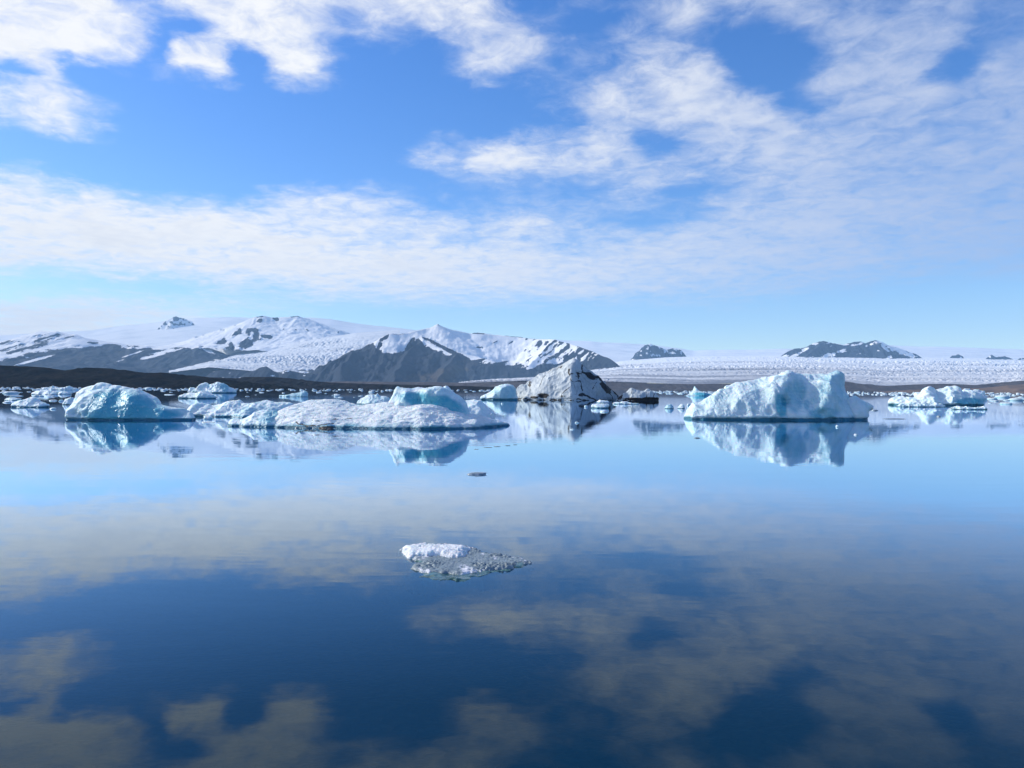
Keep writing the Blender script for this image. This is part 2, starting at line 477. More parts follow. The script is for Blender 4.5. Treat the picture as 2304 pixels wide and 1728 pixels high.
def nun_attr(px, py, V):
    n = fbm(px / 9, py / 5, 0.0, 4, 53); ns = fbm((px - 2.4 * py) / 26, (py + 0.45 * px) / 5, 0.0, 3, 59)
    s = 0.24 + 0.62 * ns + 0.25 * n
    s = np.maximum(s, 0.9 * sstep(0.5, 1.0, blob(px, py, [(2015, 783, 45, 9, 25), (1795, 795, 40, 4, -28), (1875, 796, 30, 4, -20), (1990, 782, 16, 4, 40), (1895, 774, 25, 3, 5), (2040, 797, 22, 6, 15)]) + 0.4 * n))
    s = s - 0.30 * blob(px, py, [(1845, 785, 30, 12, 0), (1955, 790, 45, 12, 10)])
    return {'snow': np.clip(s, 0, 1), 'tint': 0 * px}
ridge_terrain('mountain', M_MOUNT, [
    (R([(1752, 806), (1762, 798), (1776, 790), (1790, 784), (1811, 782), (1830, 772), (1841, 769), (1851, 767), (1870, 772), (1896, 775), (1922, 769), (1936, 768), (1950, 772), (1962, 767), (1971, 765), (1986, 770), (2000, 777), (2032, 785), (2060, 796), (2080, 810)], 7600), 0.75, 0.7),
    (R([(1850, 770, 7550), (1835, 785, 7400), (1820, 800, 7250)], 0), 0.7, 0.7),
    (R([(1971, 768, 7550), (1985, 785, 7400), (1990, 800, 7250)], 0), 0.7, 0.7),
], (2500, 4300), (7050, 8400), 300, 150, nun_attr, amp=26, gully=60, seed=51,
    label='grey rock ridge with snow streaks rising from the wide glacier')
def small_nun(prof, D, seed, label, s0=0.1, sl=1.3):
    X = [at(a, b, D)[0] for a, b in prof]
    ridge_terrain('mountain', M_MOUNT, [(R(prof, D), sl, sl)], (min(X) - 160, max(X) + 160), (D - 260, D + 260), 120, 60,
                  lambda px, py, V: {'snow': np.clip(s0 + 0.6 * fbm(px / 7, py / 5, 0.0, 3, seed), 0, 1), 'tint': 0 * px}, amp=14, gully=45, seed=seed, label=label, protect=60)
small_nun([(370, 724), (378, 719), (388, 715), (395, 711), (403, 712.5), (414, 716), (428, 722)], 10700, 69, 'small rock tipped summit on the ice cap at left', 0.60, 1.3)
small_nun([(1442, 782), (1450, 776), (1462, 773), (1480, 779), (1500, 786), (1516, 783), (1530, 787), (1541, 797), (1548, 806)], 8300, 61, 'dark rock knob on the snow right of the peaked mountain', 0.22)
small_nun([(2132, 808), (2140, 800), (2152, 797), (2162, 801), (2168, 808)], 7800, 63, 'tiny rock knob in snow right of the grey ridge')
small_nun([(2212, 811), (2222, 803), (2232, 798), (2244, 803), (2262, 801), (2276, 808), (2285, 813)], 7600, 65, 'low pair of rock knobs near the right edge')
small_nun([(2276, 815), (2296, 806), (2320, 802), (2350, 812)], 7400, 67, 'rock knob cut by the right edge')

# ice cap and glaciers on polar sheets: rows run from the near foot to the far skyline
def ice_sheet(name, mat, cols, rows, pyfun, Dfun, label, lump=0.0, lscale=20.0, seed=0, dirtf=None):
    U = np.linspace(cols[0], cols[1], cols[2])[:, None]; T = np.linspace(0, 1, rows)[None, :]
    PX, TT = np.broadcast_arrays(U, T)
    PY = pyfun(PX, TT); D = Dfun(PX, TT)
    u, v = uv(PX, PY)
    X, Y, Z = u / F * D, D + 0 * u, EYE - v / F * D
    if lump:
        fade = np.clip(4.5 * (1 - TT), 0, 1) * np.clip(TT * 25, 0.2, 1)
        cells = np.abs(vnoise(X / lscale, Y / lscale, 0.5, seed)) + 0.6 * np.abs(vnoise(X / lscale * 2.1, Y / lscale * 2.1, 3.0, seed + 1))
        mod = 0.35 + 0.9 * sstep(-0.35, 0.6, fbm(X / 600, Y / 260, 0.0, 3, seed + 3))
        Z = Z + lump * (1.0 - 2.0 * cells) * fade * mod * np.clip(Y / 3000, 0.7, 2.2)
    else:
        Z = Z + 14 * fbm(X / 900, Y / 500, 0.0, 4, seed) * np.sin(np.pi * TT)
    V = np.stack([X, Y, Z], -1).reshape(-1, 3)
    d = dirtf(PX, TT) if dirtf else 0.5 + 0 * PX
    o = link(name, mesh_from(name, V, grid_quads(cols[2], rows), {'snow': np.broadcast_to(d, PX.shape).ravel()}), mat)
    tag(o, label, None, None, 'structure')
    return o

cap_line = [(-500, 775), (-200, 766), (0, 754), (130, 747), (200, 743), (270, 734), (340, 727), (400, 720), (440, 715), (540, 714), (700, 715), (745, 718), (800, 727), (860, 734), (950, 745), (1100, 756), (1280, 766), (1400, 771), (1470, 776), (1560, 788), (1700, 786), (1800, 784), (1900, 779), (2000, 777), (2150, 781), (2304, 786), (2500, 791), (2900, 800)]
def cap_py(PX, T):
    top = interp(PX, cap_line) + 0.7 * fbm(PX / 40, 0 * PX, 0.0, 3, 71)
    foot = interp(PX, [(-500, 845), (0, 838), (500, 820), (900, 830), (1400, 826), (1700, 812), (2900, 815)])
    return foot + (top - foot) * T ** 0.75
ice_sheet('ice_cap', M_CAP, (-250, 2550, 440), 90, cap_py, lambda P, T: 8600 + 2600 * T + 0 * P, 'wide white ice cap along the skyline', seed=71)

def outlet_py(PX, T):
    foot = interp(PX, [(380, 838), (420, 833), (470, 826), (560, 834), (640, 838), (700, 846), (900, 850)])
    top = interp(PX, [(380, 830), (440, 816), (500, 802), (530, 793), (600, 783), (700, 765), (800, 749), (900, 742)])
    return foot + (top - foot) * T
ice_sheet('glacier', M_GLACIER, (380, 900, 330), 150, outlet_py, lambda P, T: 5700 + 1800 * T + 0 * P, 'crevassed outlet glacier flowing down behind the peaked mountain', lump=6.5, lscale=38.0, seed=81, dirtf=lambda P, T: 0.35 + 0 * P)

ridge_terrain('mountain', M_MOUNT, [(R([(460, 848), (480, 836), (500, 833), (545, 834), (566, 840), (580, 836), (586, 826), (600, 824), (612, 832), (618, 842), (634, 837), (650, 832), (670, 838), (700, 840), (730, 850)], 5300), 0.6, 0.6)], (-2300, -1150), (4900, 5650), 200, 80,
    lambda px, py, V: {'snow': np.clip(0.15 + 0.5 * fbm(px / 12, py / 5, 0.0, 3, 77), 0, 1), 'tint': 0 * px}, amp=9, gully=45, seed=77, protect=60, label='low dark rock knolls at the foot of the outlet glacier')

def wide_py(PX, T):
    foot = interp(PX, [(1030, 866), (1060, 861), (1180, 857), (1300, 856), (1420, 860), (1560, 865), (1700, 861), (1900, 862), (1990, 868), (2120, 867), (2250, 868), (2304, 864), (2900, 862)])
    top = interp(PX, [(1030, 862), (1100, 852), (1230, 845), (1330, 826), (1400, 812), (1500, 804), (1600, 801), (1760, 800), (2080, 804), (2304, 808), (2900, 812)])
    return foot + (top - foot) * T ** 0.8
def wide_D(P, T):
    return 2300 + 5600 * T ** 1.5 + 0 * P
ice_sheet('glacier', M_GLACIER, (1030, 2700, 1100), 330, wide_py, wide_D, 'wide crevassed glacier tongue across the right distance', lump=6.2, lscale=19.0, seed=91,
          dirtf=lambda P, T: np.clip(1.0 - 1.3 * T + 0.55 * np.exp(-((T - 0.42 - 0.05 * np.sin(P / 170)) / 0.05) ** 2) + 0.5 * np.exp(-((T - 0.68 - 0.04 * np.sin(P / 120 + 1)) / 0.035) ** 2) + 0.35 * np.sin(T * 46 + P / 150 + 1.5 * np.sin(P / 210)) * np.exp(-T * 1.6), 0, 1) * interp(P, [(1030, 1), (1700, 1), (1950, 0.7), (2900, 0.45)]))

def shore(name, mat, prof, D, depth, nx, ny, seed, label, tint=0.0, amp=1.6, gully=14.0):
    pts = R(prof, D)
    xs = [q[0] for q in pts]
    return ridge_terrain(name, mat, [(pts, 0.16, 0.12)], (min(xs), max(xs)), (D - depth, D + depth), nx, ny,
        lambda px, py, V: {'snow': 0 * px, 'tint': tint + 0.4 * fbm(px / 30, py / 4, 0.0, 3, seed)}, amp=amp, gully=gully, base=-6.0, seed=seed, protect=25.0, label=label, low=0.3)
shore('moraine', M_BLACK, [(-700, 812), (-300, 818), (0, 822), (60, 824), (95, 826), (142, 833), (158, 831), (192, 827), (228, 828), (252, 829), (280, 835), (310, 838), (340, 839), (366, 838), (392, 841), (420, 846), (450, 853), (500, 864), (560, 872), (640, 878)], 1330, 260, 420, 110, 101, 'black moraine hill along the left shore', amp=4.0, gully=22)
M_DARK = terrain_material('dark_grey_moraine', (0.014, 0.015, 0.019), (0.030, 0.029, 0.030), scale=0.03, bumpd=1.5, spec=0.0)
shore('moraine', M_DARK, [(330, 860), (400, 850), (430, 844), (470, 848), (535, 851), (560, 848), (610, 848), (645, 851), (690, 856), (760, 861), (850, 864), (950, 866), (1100, 870), (1200, 873)], 1650, 260, 320, 80, 103, 'dark low moraine behind the middle shore', amp=4.0, gully=24)
shore('moraine', M_GREY, [(600, 862), (760, 858), (900, 859), (1000, 860), (1060, 861), (1180, 859), (1290, 857), (1420, 861), (1560, 864), (1660, 863), (1700, 859), (1760, 857), (1850, 858), (1905, 858), (1960, 866), (2000, 868), (2070, 864), (2120, 863), (2200, 866), (2260, 864), (2290, 860), (2320, 854), (2500, 846), (2900, 840)], 2050, 300, 700, 80, 105, 'grey gravel moraine in front of the wide glacier', amp=2.4, gully=20)
shore('moraine', M_GREY, [(1900, 885), (2000, 880), (2080, 876), (2160, 874), (2230, 873), (2280, 868), (2310, 864), (2400, 856), (2700, 846), (3000, 840)], 1500, 200, 260, 70, 107, 'brown gravel moraine at the right shore', tint=0.75, amp=2.0, gully=16)

# ------------------------------------------------------------------ lakebed (ground sheet) and water
def ground():
    ys = np.concatenate([np.linspace(-400, -20, 12), np.linspace(-15, 40, 90), np.linspace(45, 200, 25), np.linspace(300, 11200, 30)])
    xs = np.concatenate([-np.geomspace(9000, 32, 22), np.linspace(-30, 30, 90), np.geomspace(32, 9000, 22)])
    X, Y = np.meshgrid(xs, ys, indexing='ij')
    Z = np.interp(Y, [-400, -4, 0.6, 2.2, 6, 14, 40, 16000], [6.0, 0.9, 0.35, -0.25, -1.0, -2.6, -9.0, -12.0])
    Z = Z + 0.10 * fbm(X / 1.3, Y / 1.3, 0.0, 4, 5) * (np.abs(X) < 60)
    V = np.stack([X, Y, Z], -1).reshape(-1, 3)
    m, t, out = material('lakebed_gravel')
    p = t.pos()
    v = t.new('ShaderNodeTexVoronoi', {'Vector': p, 'Scale': 5.0}).outputs
    n = t.noise(p, 1.2, 5)
    c = t.mix(t.smooth(n, 0.35, 0.7), (0.002, 0.007, 0.016), (0.006, 0.014, 0.024))
    c = t.mix(t.smooth(v[0], 0.05, 0.5), (0.016, 0.026, 0.036), c)
    principled(t, out, c, 0.8, 0.3, bump(t, v[0], 0.08, 0.6))
    tag(link('lakebed', mesh_from('lakebed', V, grid_quads(len(xs), len(ys))), m), 'dark gravel lakebed and shore', None, None, 'structure')
ground()

def water():
    m, t, out = material('lake_water')
    p = t.pos()
    w1 = t.noise(t.map(p, (0.30, 1.0, 1.0), (0, 0, 0.12)), 0.9, 3, 0.5, 0.4)
    w2 = t.noise(t.map(p, (0.45, 1.0, 1.0), (0, 0, -0.2)), 4.0, 2, 0.5)
    patch = t.smooth(t.noise(t.map(p, (0.25, 1, 1)), 0.045, 3, 0.5), 0.38, 0.68)
    hgt = t.math('ADD', t.math('MULTIPLY', w1, 0.0026), t.math('MULTIPLY', t.math('MULTIPLY', w2, 0.0013), t.math('ADD', t.math('MULTIPLY', patch, 0.9), 0.12)))
    nrm = bump(t, hgt, 1.0, 1.0)
    gl = t.new('ShaderNodeBsdfGlossy', {'Color': (0.80, 0.91, 1.0, 1), 'Roughness': 0.012, 'Normal': nrm})
    body = t.new('ShaderNodeBsdfDiffuse', {'Color': (0.0, 0.085, 0.15, 1)})
    tr = t.new('ShaderNodeBsdfTransparent', {'Color': (0.50, 0.90, 0.90, 1)})
    mx = t.new('ShaderNodeMixShader', {0: 0.82, 1: body.outputs[0], 2: tr.outputs[0]})
    fr = t.new('ShaderNodeFresnel', {'IOR': 1.333, 'Normal': nrm})
    fc = t.ramp(fr.outputs[0], [(0.0, (0, 0, 0)), (0.115, (0.105,) * 3), (0.26, (0.34,) * 3), (0.47, (0.88,) * 3), (0.77, (0.99,) * 3), (1.0, (1, 1, 1))])
    fin = t.new('ShaderNodeMixShader', {0: fc, 1: mx.outputs[0], 2: gl.outputs[0]})
    t.l.new(fin.outputs[0], out.inputs['Surface'])
    xs = np.linspace(-4500, 4500, 10); ys = np.array([-300.0, 0, 100, 500, 2300])
    X, Y = np.meshgrid(xs, ys, indexing='ij')
    V = np.stack([X, Y, 0 * X], -1).reshape(-1, 3)
    tag(link('water', mesh_from('water', V, grid_quads(len(xs), len(ys))), m), 'still blue lagoon water mirroring the sky', None, None, 'structure')
water()

# ------------------------------------------------------------------ icebergs
def ice_mesh(name, outline, D, depth, thick, cell, ridge_dy, rnd=0.5, amp=0.10, fscale=0.6, under=0.12, uh=0.12, blue=(), dirt=(), dirtlines=(), carve=(), seed=0, bluebase=0.0, zlow=-0.5, sharp=0.35, bluelow=0.5, an=1.0, planes=(), facet=0.30):
    """One solid of ice. outline: skyline points (px, py[, dy]) from left waterline to right waterline;
    depth: points (px, py, dy) of the near face, dy metres behind distance D; carve: (px, py, radius_px, depth_m) hollows."""
    sc = D / F
    def P(q, dflt):
        dy = q[2] if len(q) > 2 else dflt
        x, y, z = at(q[0], q[1], D + dy)
        return (x, z, dy)
    O = [P(q, ridge_dy) for q in outline]
    poly = [(O[0][0] + 0.25 * sc * 3, zlow - 0.3)] + [(a, b) for a, b, _ in O] + [(O[-1][0] - 0.25 * sc * 3, zlow - 0.3)]
    C = [P(q, 0) for q in depth]
    ctrl = [(a, b, d) for a, b, d in C] + [(a, b, d - 0.05) for a, b, d in O]
    rb = RBF([(a, b) for a, b, _ in ctrl], [c for _, _, c in ctrl])
    xmin = min(q[0] for q in poly) - 3 * cell; xmax = max(q[0] for q in poly) + 3 * cell
    zmax = max(q[1] for q in poly) + 4 * cell
    xs = np.arange(xmin, xmax + cell, cell); zs = np.arange(zlow, zmax, cell)
    X2, Z2 = np.meshgrid(xs, zs, indexing='ij')
    jx = 0.5 * amp * fbm(X2 / fscale, Z2 / fscale, 4.0, 3, seed + 60)
    d2 = poly_sdf(X2 + jx, Z2 + 0.6 * jx, poly)
    e = np.clip(-d2, 0, rnd)
    yf = rb(X2, Z2) + rnd * 0.8 * (1 - np.sqrt(np.clip(1 - (1 - e / rnd) ** 2, 0, 1)))
    for tri in planes:
        M3 = np.array([[*P(q, 0)[:2], 1.0] for q in tri]); a3 = np.linalg.solve(M3, np.array([q[2] for q in tri], float))
        pl = a3[0] * X2 + a3[1] * Z2 + a3[2]
        yp = pl if tri is planes[0] else np.maximum(yp, pl)
    if planes:
        yf = 0.8 * yp + 0.2 * yf
    for cx, cy, cr, cd in carve:
        x, z, _ = P((cx, cy), ridge_dy * 0.5)
        r = cr * sc
        yf = yf + cd * np.exp(-((X2 - x) ** 2 + (Z2 - z) ** 2) / (r * r))
    yf = yf + 0.6 * under * (1 - sstep(uh * 0.5, uh * 1.4, Z2 + 0.3 * uh * fbm(X2 / (6 * uh), 0 * X2, 0.0, 2, seed + 4)))
    T = thick * np.sqrt(np.clip(np.clip(-d2, 0, None) / (thick * 0.6), 0, 1)) + 0.02
    yb = np.maximum(rb(X2, Z2) + 0.15 * thick, ridge_dy * 0.9) + T
    y0 = float(yf.min()) - 3 * cell; y1 = float(yb[d2 < 0].max()) + 3 * cell
    ys = np.arange(y0, y1 + cell, cell)
    Yg = ys[None, :, None]
    a = np.broadcast_to(d2[:, None, :], (len(xs), len(ys), len(zs)))
    b = yf[:, None, :] - Yg; c = Yg - yb[:, None, :]
    gs = 0.7
    f = np.maximum(np.maximum(a, gs * b), gs * c)
    f[:, :, 0] = np.maximum(f[:, :, 0], 0.01)
    Vv, Q = surface_nets(f.astype(np.float32), (xs[0], ys[0], zs[0]), cell)
    for _ in range(2):   # relax
        N = vnormals(Vv, Q)
        S = np.zeros_like(Vv); W = np.zeros(len(Vv))
        for k in range(4):
            np.add.at(S, Q[:, k], Vv[Q[:, (k + 1) % 4]]); np.add.at(W, Q[:, k], 1)
        Vv = Vv * 0.5 + 0.5 * S / np.maximum(W, 1)[:, None]
    N = vnormals(Vv, Q)
    x, y, z = Vv.T
    q = 1 / fscale
    xa = x * an - 0.5 * (1 - an) * z
    n = fbm(xa * q, y * q, z * q, 5, seed, 0.52)
    sc1 = -np.abs(vnoise(xa * q * 2.2, y * q * 2.2, z * q * 1.6, seed + 11)) - 0.5 * np.abs(vnoise(xa * q * 4.5, y * q * 4.5, z * q * 3.4, seed + 12))
    disp = amp * (0.55 * n + 1.3 * sharp * (sc1 + 0.45))
    if facet:
        disp = disp + facet * np.clip(facets(Vv * np.array([1, 1, 0.75]), 1.7 * fscale, seed + 70), -0.9 * fscale, 0.9 * fscale)
    Vv = Vv + N * disp[:, None]
    px, py = back(Vv[:, 0], Vv[:, 1] + D, Vv[:, 2])
    nn = fbm(x * q * 0.8, y * q * 0.8, z * q * 0.8, 3, seed + 31)
    bl = bluebase + 0 * px
    for s in blue:
        bl = np.maximum(bl, s[5] * np.clip(1.6 * blob(px, py, [s[:5]]) - 0.3 + 0.25 * nn, 0, 1))
    bl = np.maximum(bl, bluelow * (1 - sstep(uh * 0.6, uh * 3.2, Vv[:, 2] + 0.8 * uh * nn)))
    undercut_shade = (1 - sstep(uh * 0.75, uh * 1.15, Vv[:, 2] + 0.25 * uh * nn)) * (1.0 if under > 0 else 0.0)  # waterline band where the notch's shade is put into the colour
    di = np.zeros_like(px)
    for s in dirt:
        di = np.maximum(di, s[5] * np.clip(1.5 * blob(px, py, [s[:5]]) - 0.25, 0, 1))
    for pts, w in dirtlines:
        wob = 3.0 * fbm(px / 14, py / 14, 0.0, 3, seed + 41)
        di = np.maximum(di, np.clip(0.9 + 0.6 * fbm(px / 7, py / 7, 0.0, 3, seed + 47), 0, 1) * np.exp(-(seg_dist(px + wob, py - wob, pts) / (0.9 * w)) ** 2))
    return mesh_from(name, Vv, Q, {'blue': np.clip(bl, 0, 1), 'dirt': np.clip(di, 0, 1), 'undercut_shade': undercut_shade}), D

def place(name, res, mat, parent=None, base=None):
    me, D = res
    o = link(name, me, mat)
    o.location = (0, D, 0)
    if parent:
        o.parent = parent
        o.location = Vector((0, D, 0)) - parent.location
    return o

def empty(name, loc):
    o = bpy.data.objects.new(name, None); col.objects.link(o)
    o.location = loc; o.empty_display_size = 0.5
    return o

# -- right hand big berg -----------------------------------------------------------
D = EYE * F / uv(1740, 946)[1]
big = empty('iceberg', (*on_water(1740, 946), 0))
tag(big, 'large pale blue iceberg with two humps and steep faces, alone on the right', 'iceberg', 'large icebergs on the lagoon')
wall = ice_mesh('ice_wall',
    [(1551, 940, 1.0), (1556, 925, 1.2), (1565, 908, 1.6), (1580, 906, 1.8), (1592, 893, 2.0), (1610, 881, 2.2), (1630, 874, 2.4), (1650, 864, 2.6), (1672, 858, 2.8), (1700, 856, 3.0), (1728, 849, 3.0), (1748, 841, 3.0), (1762, 836, 2.8), (1772, 834, 2.8), (1786, 838, 3.0), (1800, 843, 3.4), (1822, 847, 3.8), (1846, 846, 3.6), (1862, 842, 3.0), (1873, 840, 2.6), (1886, 839, 3.6), (1897, 839, 4.0), (1901, 855, 4.0), (1905, 872, 3.8), (1915, 890, 3.5), (1924, 905, 3.0), (1930, 925, 2.4), (1934, 948, 2.0)],
    D, [(1556, 944, 0.9), (1580, 944, 0.7), (1620, 945, 0.45), (1680, 945, 0.2), (1740, 946, 0.0), (1800, 946, 0.25), (1850, 947, 0.3), (1900, 947, 0.9), (1930, 948, 1.8),
        (1600, 915, 1.1), (1650, 900, 1.0), (1700, 890, 1.0), (1742, 878, 0.9), (1762, 862, 1.5), (1772, 850, 2.2), (1790, 880, 2.1), (1800, 905, 1.5), (1765, 910, 0.9), (1755, 925, 0.5), (1735, 905, 0.55),
        (1825, 870, 2.5), (1828, 905, 1.5), (1820, 925, 0.8), (1868, 860, 1.6), (1858, 885, 1.1), (1850, 915, 0.6), (1880, 870, 2.2), (1890, 900, 1.9), (1905, 915, 2.2)],
    2.6, 0.062, 2.8, rnd=0.35, amp=0.11, fscale=0.8, under=0.25, uh=0.17, seed=201, bluebase=0.28,
    an=1.7, blue=[(1790, 890, 30, 45, 10, 0.55), (1758, 915, 14, 30, -8, 0.85), (1872, 885, 36, 60, 15, 0.50), (1855, 930, 40, 22, 0, 0.65), (1900, 925, 30, 25, 0, 0.45), (1815, 910, 10, 16, 0, 0.6), (1870, 905, 70, 60, 0, 0.42), (1655, 880, 14, 12, 0, 0.25)],  # wide blue on the right half paints in its shaded side
    carve=[(1762, 905, 14, 0.45), (1808, 895, 14, 0.3), (1715, 884, 12, 0.3), (1688, 925, 6, 0.18), (1664, 920, 6, 0.16), (1640, 912, 7, 0.15), (1602, 925, 6, 0.15), (1722, 925, 6, 0.2), (1655, 878, 8, 0.2), (1838, 930, 9, 0.25), (1880, 925, 10, 0.25)])
place('ice_wall', wall, M_ICE, big)
lobe = ice_mesh('ice_lobe',
    [(1890, 930), (1900, 905), (1915, 895), (1930, 895), (1946, 898), (1960, 905), (1969, 914), (1967, 922), (1958, 927), (1959, 938), (1953, 948)],
    D + 1.4, [(1895, 948, 0.2), (1930, 948, 0.1), (1950, 949, 0.4), (1920, 925, 0.5), (1950, 918, 0.6)], 1.8, 0.062, 1.4, rnd=0.45, amp=0.10, fscale=0.8, under=0.3, uh=0.17, seed=203, bluebase=0.30)
place('ice_lobe', lobe, M_ICE, big)

# -- left berg -----------------------------------------------------------------------
D = EYE * F / uv(250, 946)[1]
lb = empty('iceberg', (*on_water(260, 946), 0))
tag(lb, 'rounded blue iceberg with a pale left end, the leftmost large one', 'iceberg', 'large icebergs on the lagoon')
hump = ice_mesh('ice_hump',
    [(146, 938, 0.6), (150, 920, 0.9), (158, 905, 1.2), (168, 895, 1.4), (180, 884, 1.4), (186, 880, 1.5), (194, 876, 1.7), (215, 873, 1.9), (240, 874, 1.9), (252, 873, 1.8), (262, 881, 1.6), (275, 880, 1.5), (290, 880, 1.5), (306, 885, 1.5), (325, 895, 1.6), (340, 907, 1.6), (365, 912, 1.6), (390, 914, 1.6), (410, 922, 1.5), (425, 930, 1.2), (432, 940, 0.9)],
    D, [(152, 941, 0.5), (175, 943, 0.25), (200, 945, 0.1), (250, 946, 0.0), (300, 945, 0.1), (350, 943, 0.3), (400, 942, 0.6), (428, 941, 0.8),
        (170, 912, 0.9), (186, 895, 0.9), (205, 890, 0.85), (230, 893, 0.75), (235, 915, 0.45), (290, 895, 0.75), (300, 920, 0.4), (205, 920, 0.35), (182, 925, 0.35), (350, 925, 0.8)],
    1.6, 0.05, 1.6, rnd=0.35, amp=0.08, fscale=0.7, under=0.2, uh=0.13, seed=211, bluebase=0.30, sharp=0.2,
    blue=[(285, 920, 95, 42, 6, 0.95), (228, 898, 28, 16, 0, 1.0), (300, 935, 110, 18, 0, 1.0)],
    carve=[(260, 885, 10, 0.25), (193, 915, 5, 0.2), (186, 935, 5, 0.2), (204, 930, 5, 0.16), (172, 930, 5, 0.15)])
place('ice_hump', hump, M_ICE, lb)
crest = ice_mesh('ice_crest',
    [(150, 925), (160, 905), (170, 890), (182, 876), (195, 870), (214, 867), (224, 863), (232, 862.5), (244, 864), (248, 868), (260, 868), (285, 870), (300, 876), (325, 886), (345, 895), (360, 906)],
    D + 1.7, [(160, 930, 0.2), (220, 930, 0.1), (300, 930, 0.2), (350, 925, 0.3)], 1.2, 0.055, 1.4, rnd=0.4, amp=0.09, fscale=0.7, seed=213, bluebase=0.18, under=0.0)
place('ice_crest', crest, M_ICE, lb)

# -- middle berg ---------------------------------------------------------------------
D = EYE * F / uv(830, 966)[1]
mb = empty('iceberg', (*on_water(830, 966), 0))
tag(mb, 'broad low white iceberg with a bright blue crest, nearest of the large ones', 'iceberg', 'large icebergs on the lagoon')
mound = ice_mesh('ice_mound',
    [(575, 960, 2.0), (590, 950, 2.4), (606, 940, 2.8), (628, 925, 3.2), (660, 910, 3.6), (692, 902, 4.0), (720, 900, 4.2), (752, 900, 4.2), (780, 906, 4.0), (802, 912, 3.8), (830, 910, 3.8), (860, 905, 3.6), (885, 908, 3.2), (910, 914, 2.6), (935, 912, 2.3), (950, 911, 2.2), (975, 913, 2.4), (1010, 922, 2.8), (1050, 930, 3.2), (1080, 936, 3.6), (1110, 944, 4.2), (1135, 951, 4.7), (1147, 956, 5.0)],
    D, [(580, 963, 1.6), (620, 964, 0.9), (680, 965, 0.35), (760, 966, 0.1), (840, 966, 0.0), (920, 966, 0.1), (990, 966, 0.3), (1060, 964, 1.1), (1110, 961, 2.8), (1142, 958, 4.7),
        (680, 935, 1.7), (740, 930, 2.0), (740, 950, 0.9), (820, 940, 1.7), (860, 950, 0.8), (900, 935, 1.5), (945, 930, 1.2), (950, 950, 0.5), (1020, 945, 1.3), (1070, 950, 1.6), (640, 950, 1.5)],
    4.2, 0.058, 2.6, rnd=0.28, amp=0.085, fscale=0.5, under=0.22, uh=0.11, seed=221, bluebase=0.12, sharp=0.75, bluelow=0.75, an=0.38, facet=0.08,
    blue=[(745, 906, 45, 8, 0, 0.3), (910, 958, 50, 9, 0, 0.3)],
    dirt=[(735, 962, 22, 4, 0, 0.6)],
    dirtlines=[([(690, 960), (720, 956), (750, 954)], 1.6), ([(665, 950), (678, 957), (690, 962)], 2.2), ([(700, 947), (760, 945), (800, 940)], 1.0), ([(712, 964), (740, 965), (775, 964)], 1.8)],
    carve=[(690, 948, 8, 0.15), (760, 956, 10, 0.2), (830, 930, 10, 0.25), (885, 940, 8, 0.2), (1000, 958, 9, 0.2), (930, 955, 14, 0.2)])
place('ice_mound', mound, M_ICE_CRUST, mb)
fin = ice_mesh('blue_crest',
    [(862, 912, 1.0), (872, 897, 1.0), (882, 882, 1.1), (894, 869, 1.3), (910, 871, 1.4), (930, 873, 1.4), (950, 872, 1.4), (962, 869, 1.3), (975, 868, 1.3), (990, 874, 1.3), (1003, 876, 1.3), (1015, 884, 1.2), (1028, 892, 1.1), (1040, 905, 0.9), (1052, 920, 0.7), (1058, 932, 0.5)],
    D + 2.6, [(865, 925, 0.2), (900, 930, 0.1), (950, 930, 0.15), (1000, 930, 0.1), (1050, 935, 0.3), (905, 892, 0.45), (912, 882, 0.5), (940, 905, 0.75), (975, 905, 0.7), (985, 885, 0.5), (1020, 900, 0.5), (895, 905, 0.3), (960, 882, 0.45)],
    1.2, 0.05, 1.3, rnd=0.22, amp=0.08, fscale=0.6, under=0.0, seed=223, bluebase=0.28,
    blue=[(945, 898, 50, 18, 5, 0.8), (1000, 910, 55, 20, 18, 0.85), (990, 918, 40, 8, 15, 1.0), (905, 920, 20, 12, 0, 0.4)], carve=[(940, 898, 14, 0.2)])
place('blue_crest', fin, M_ICE, mb)
knob = ice_mesh('ice_knob', [(936, 890), (945, 880), (955, 873), (966, 867.5), (974, 867), (982, 872), (996, 876), (1004, 872), (1012, 880), (1020, 890)],
    D + 4.3, [(940, 905, 0), (980, 905, 0), (1010, 905, 0)], 0.8, 0.055, 0.9, rnd=0.3, amp=0.10, fscale=0.5, under=0.0, seed=225, bluebase=0.1)
place('ice_knob', knob, M_ICE, mb)
spur = ice_mesh('ice_spur',
    [(513, 955, 1.4), (518, 946, 1.5), (530, 941, 1.6), (545, 943, 1.6), (560, 938, 1.6), (580, 928, 1.7), (598, 920, 1.8), (618, 922, 1.8), (640, 930, 1.7), (655, 950, 1.4)],
    D + 1.2, [(516, 958, 0.9), (550, 961, 0.4), (600, 963, 0.1), (640, 963, 0.1), (570, 948, 1.0), (605, 940, 1.0)], 1.6, 0.05, 1.4, rnd=0.25, amp=0.09, fscale=0.5, under=0.2, uh=0.1, seed=227, bluebase=0.1,
    blue=[(608, 938, 30, 14, -20, 0.55)], sharp=0.5)
place('ice_spur', spur, M_ICE, mb)
tailm = ice_mesh('ice_shelf', [(1035, 912), (1048, 899), (1065, 897), (1085, 902), (1100, 910), (1112, 921), (1118, 928)],
    D + 9.5, [(1040, 926, 0), (1080, 927, 0), (1110, 928, 0.3)], 1.6, 0.07, 1.6, rnd=0.4, amp=0.12, fscale=0.6, under=0.25, uh=0.14, seed=229, bluebase=0.12)
o = place('iceberg', tailm, M_ICE)
tag(o, 'low rounded white floe just behind the right end of the broad white berg', 'iceberg')

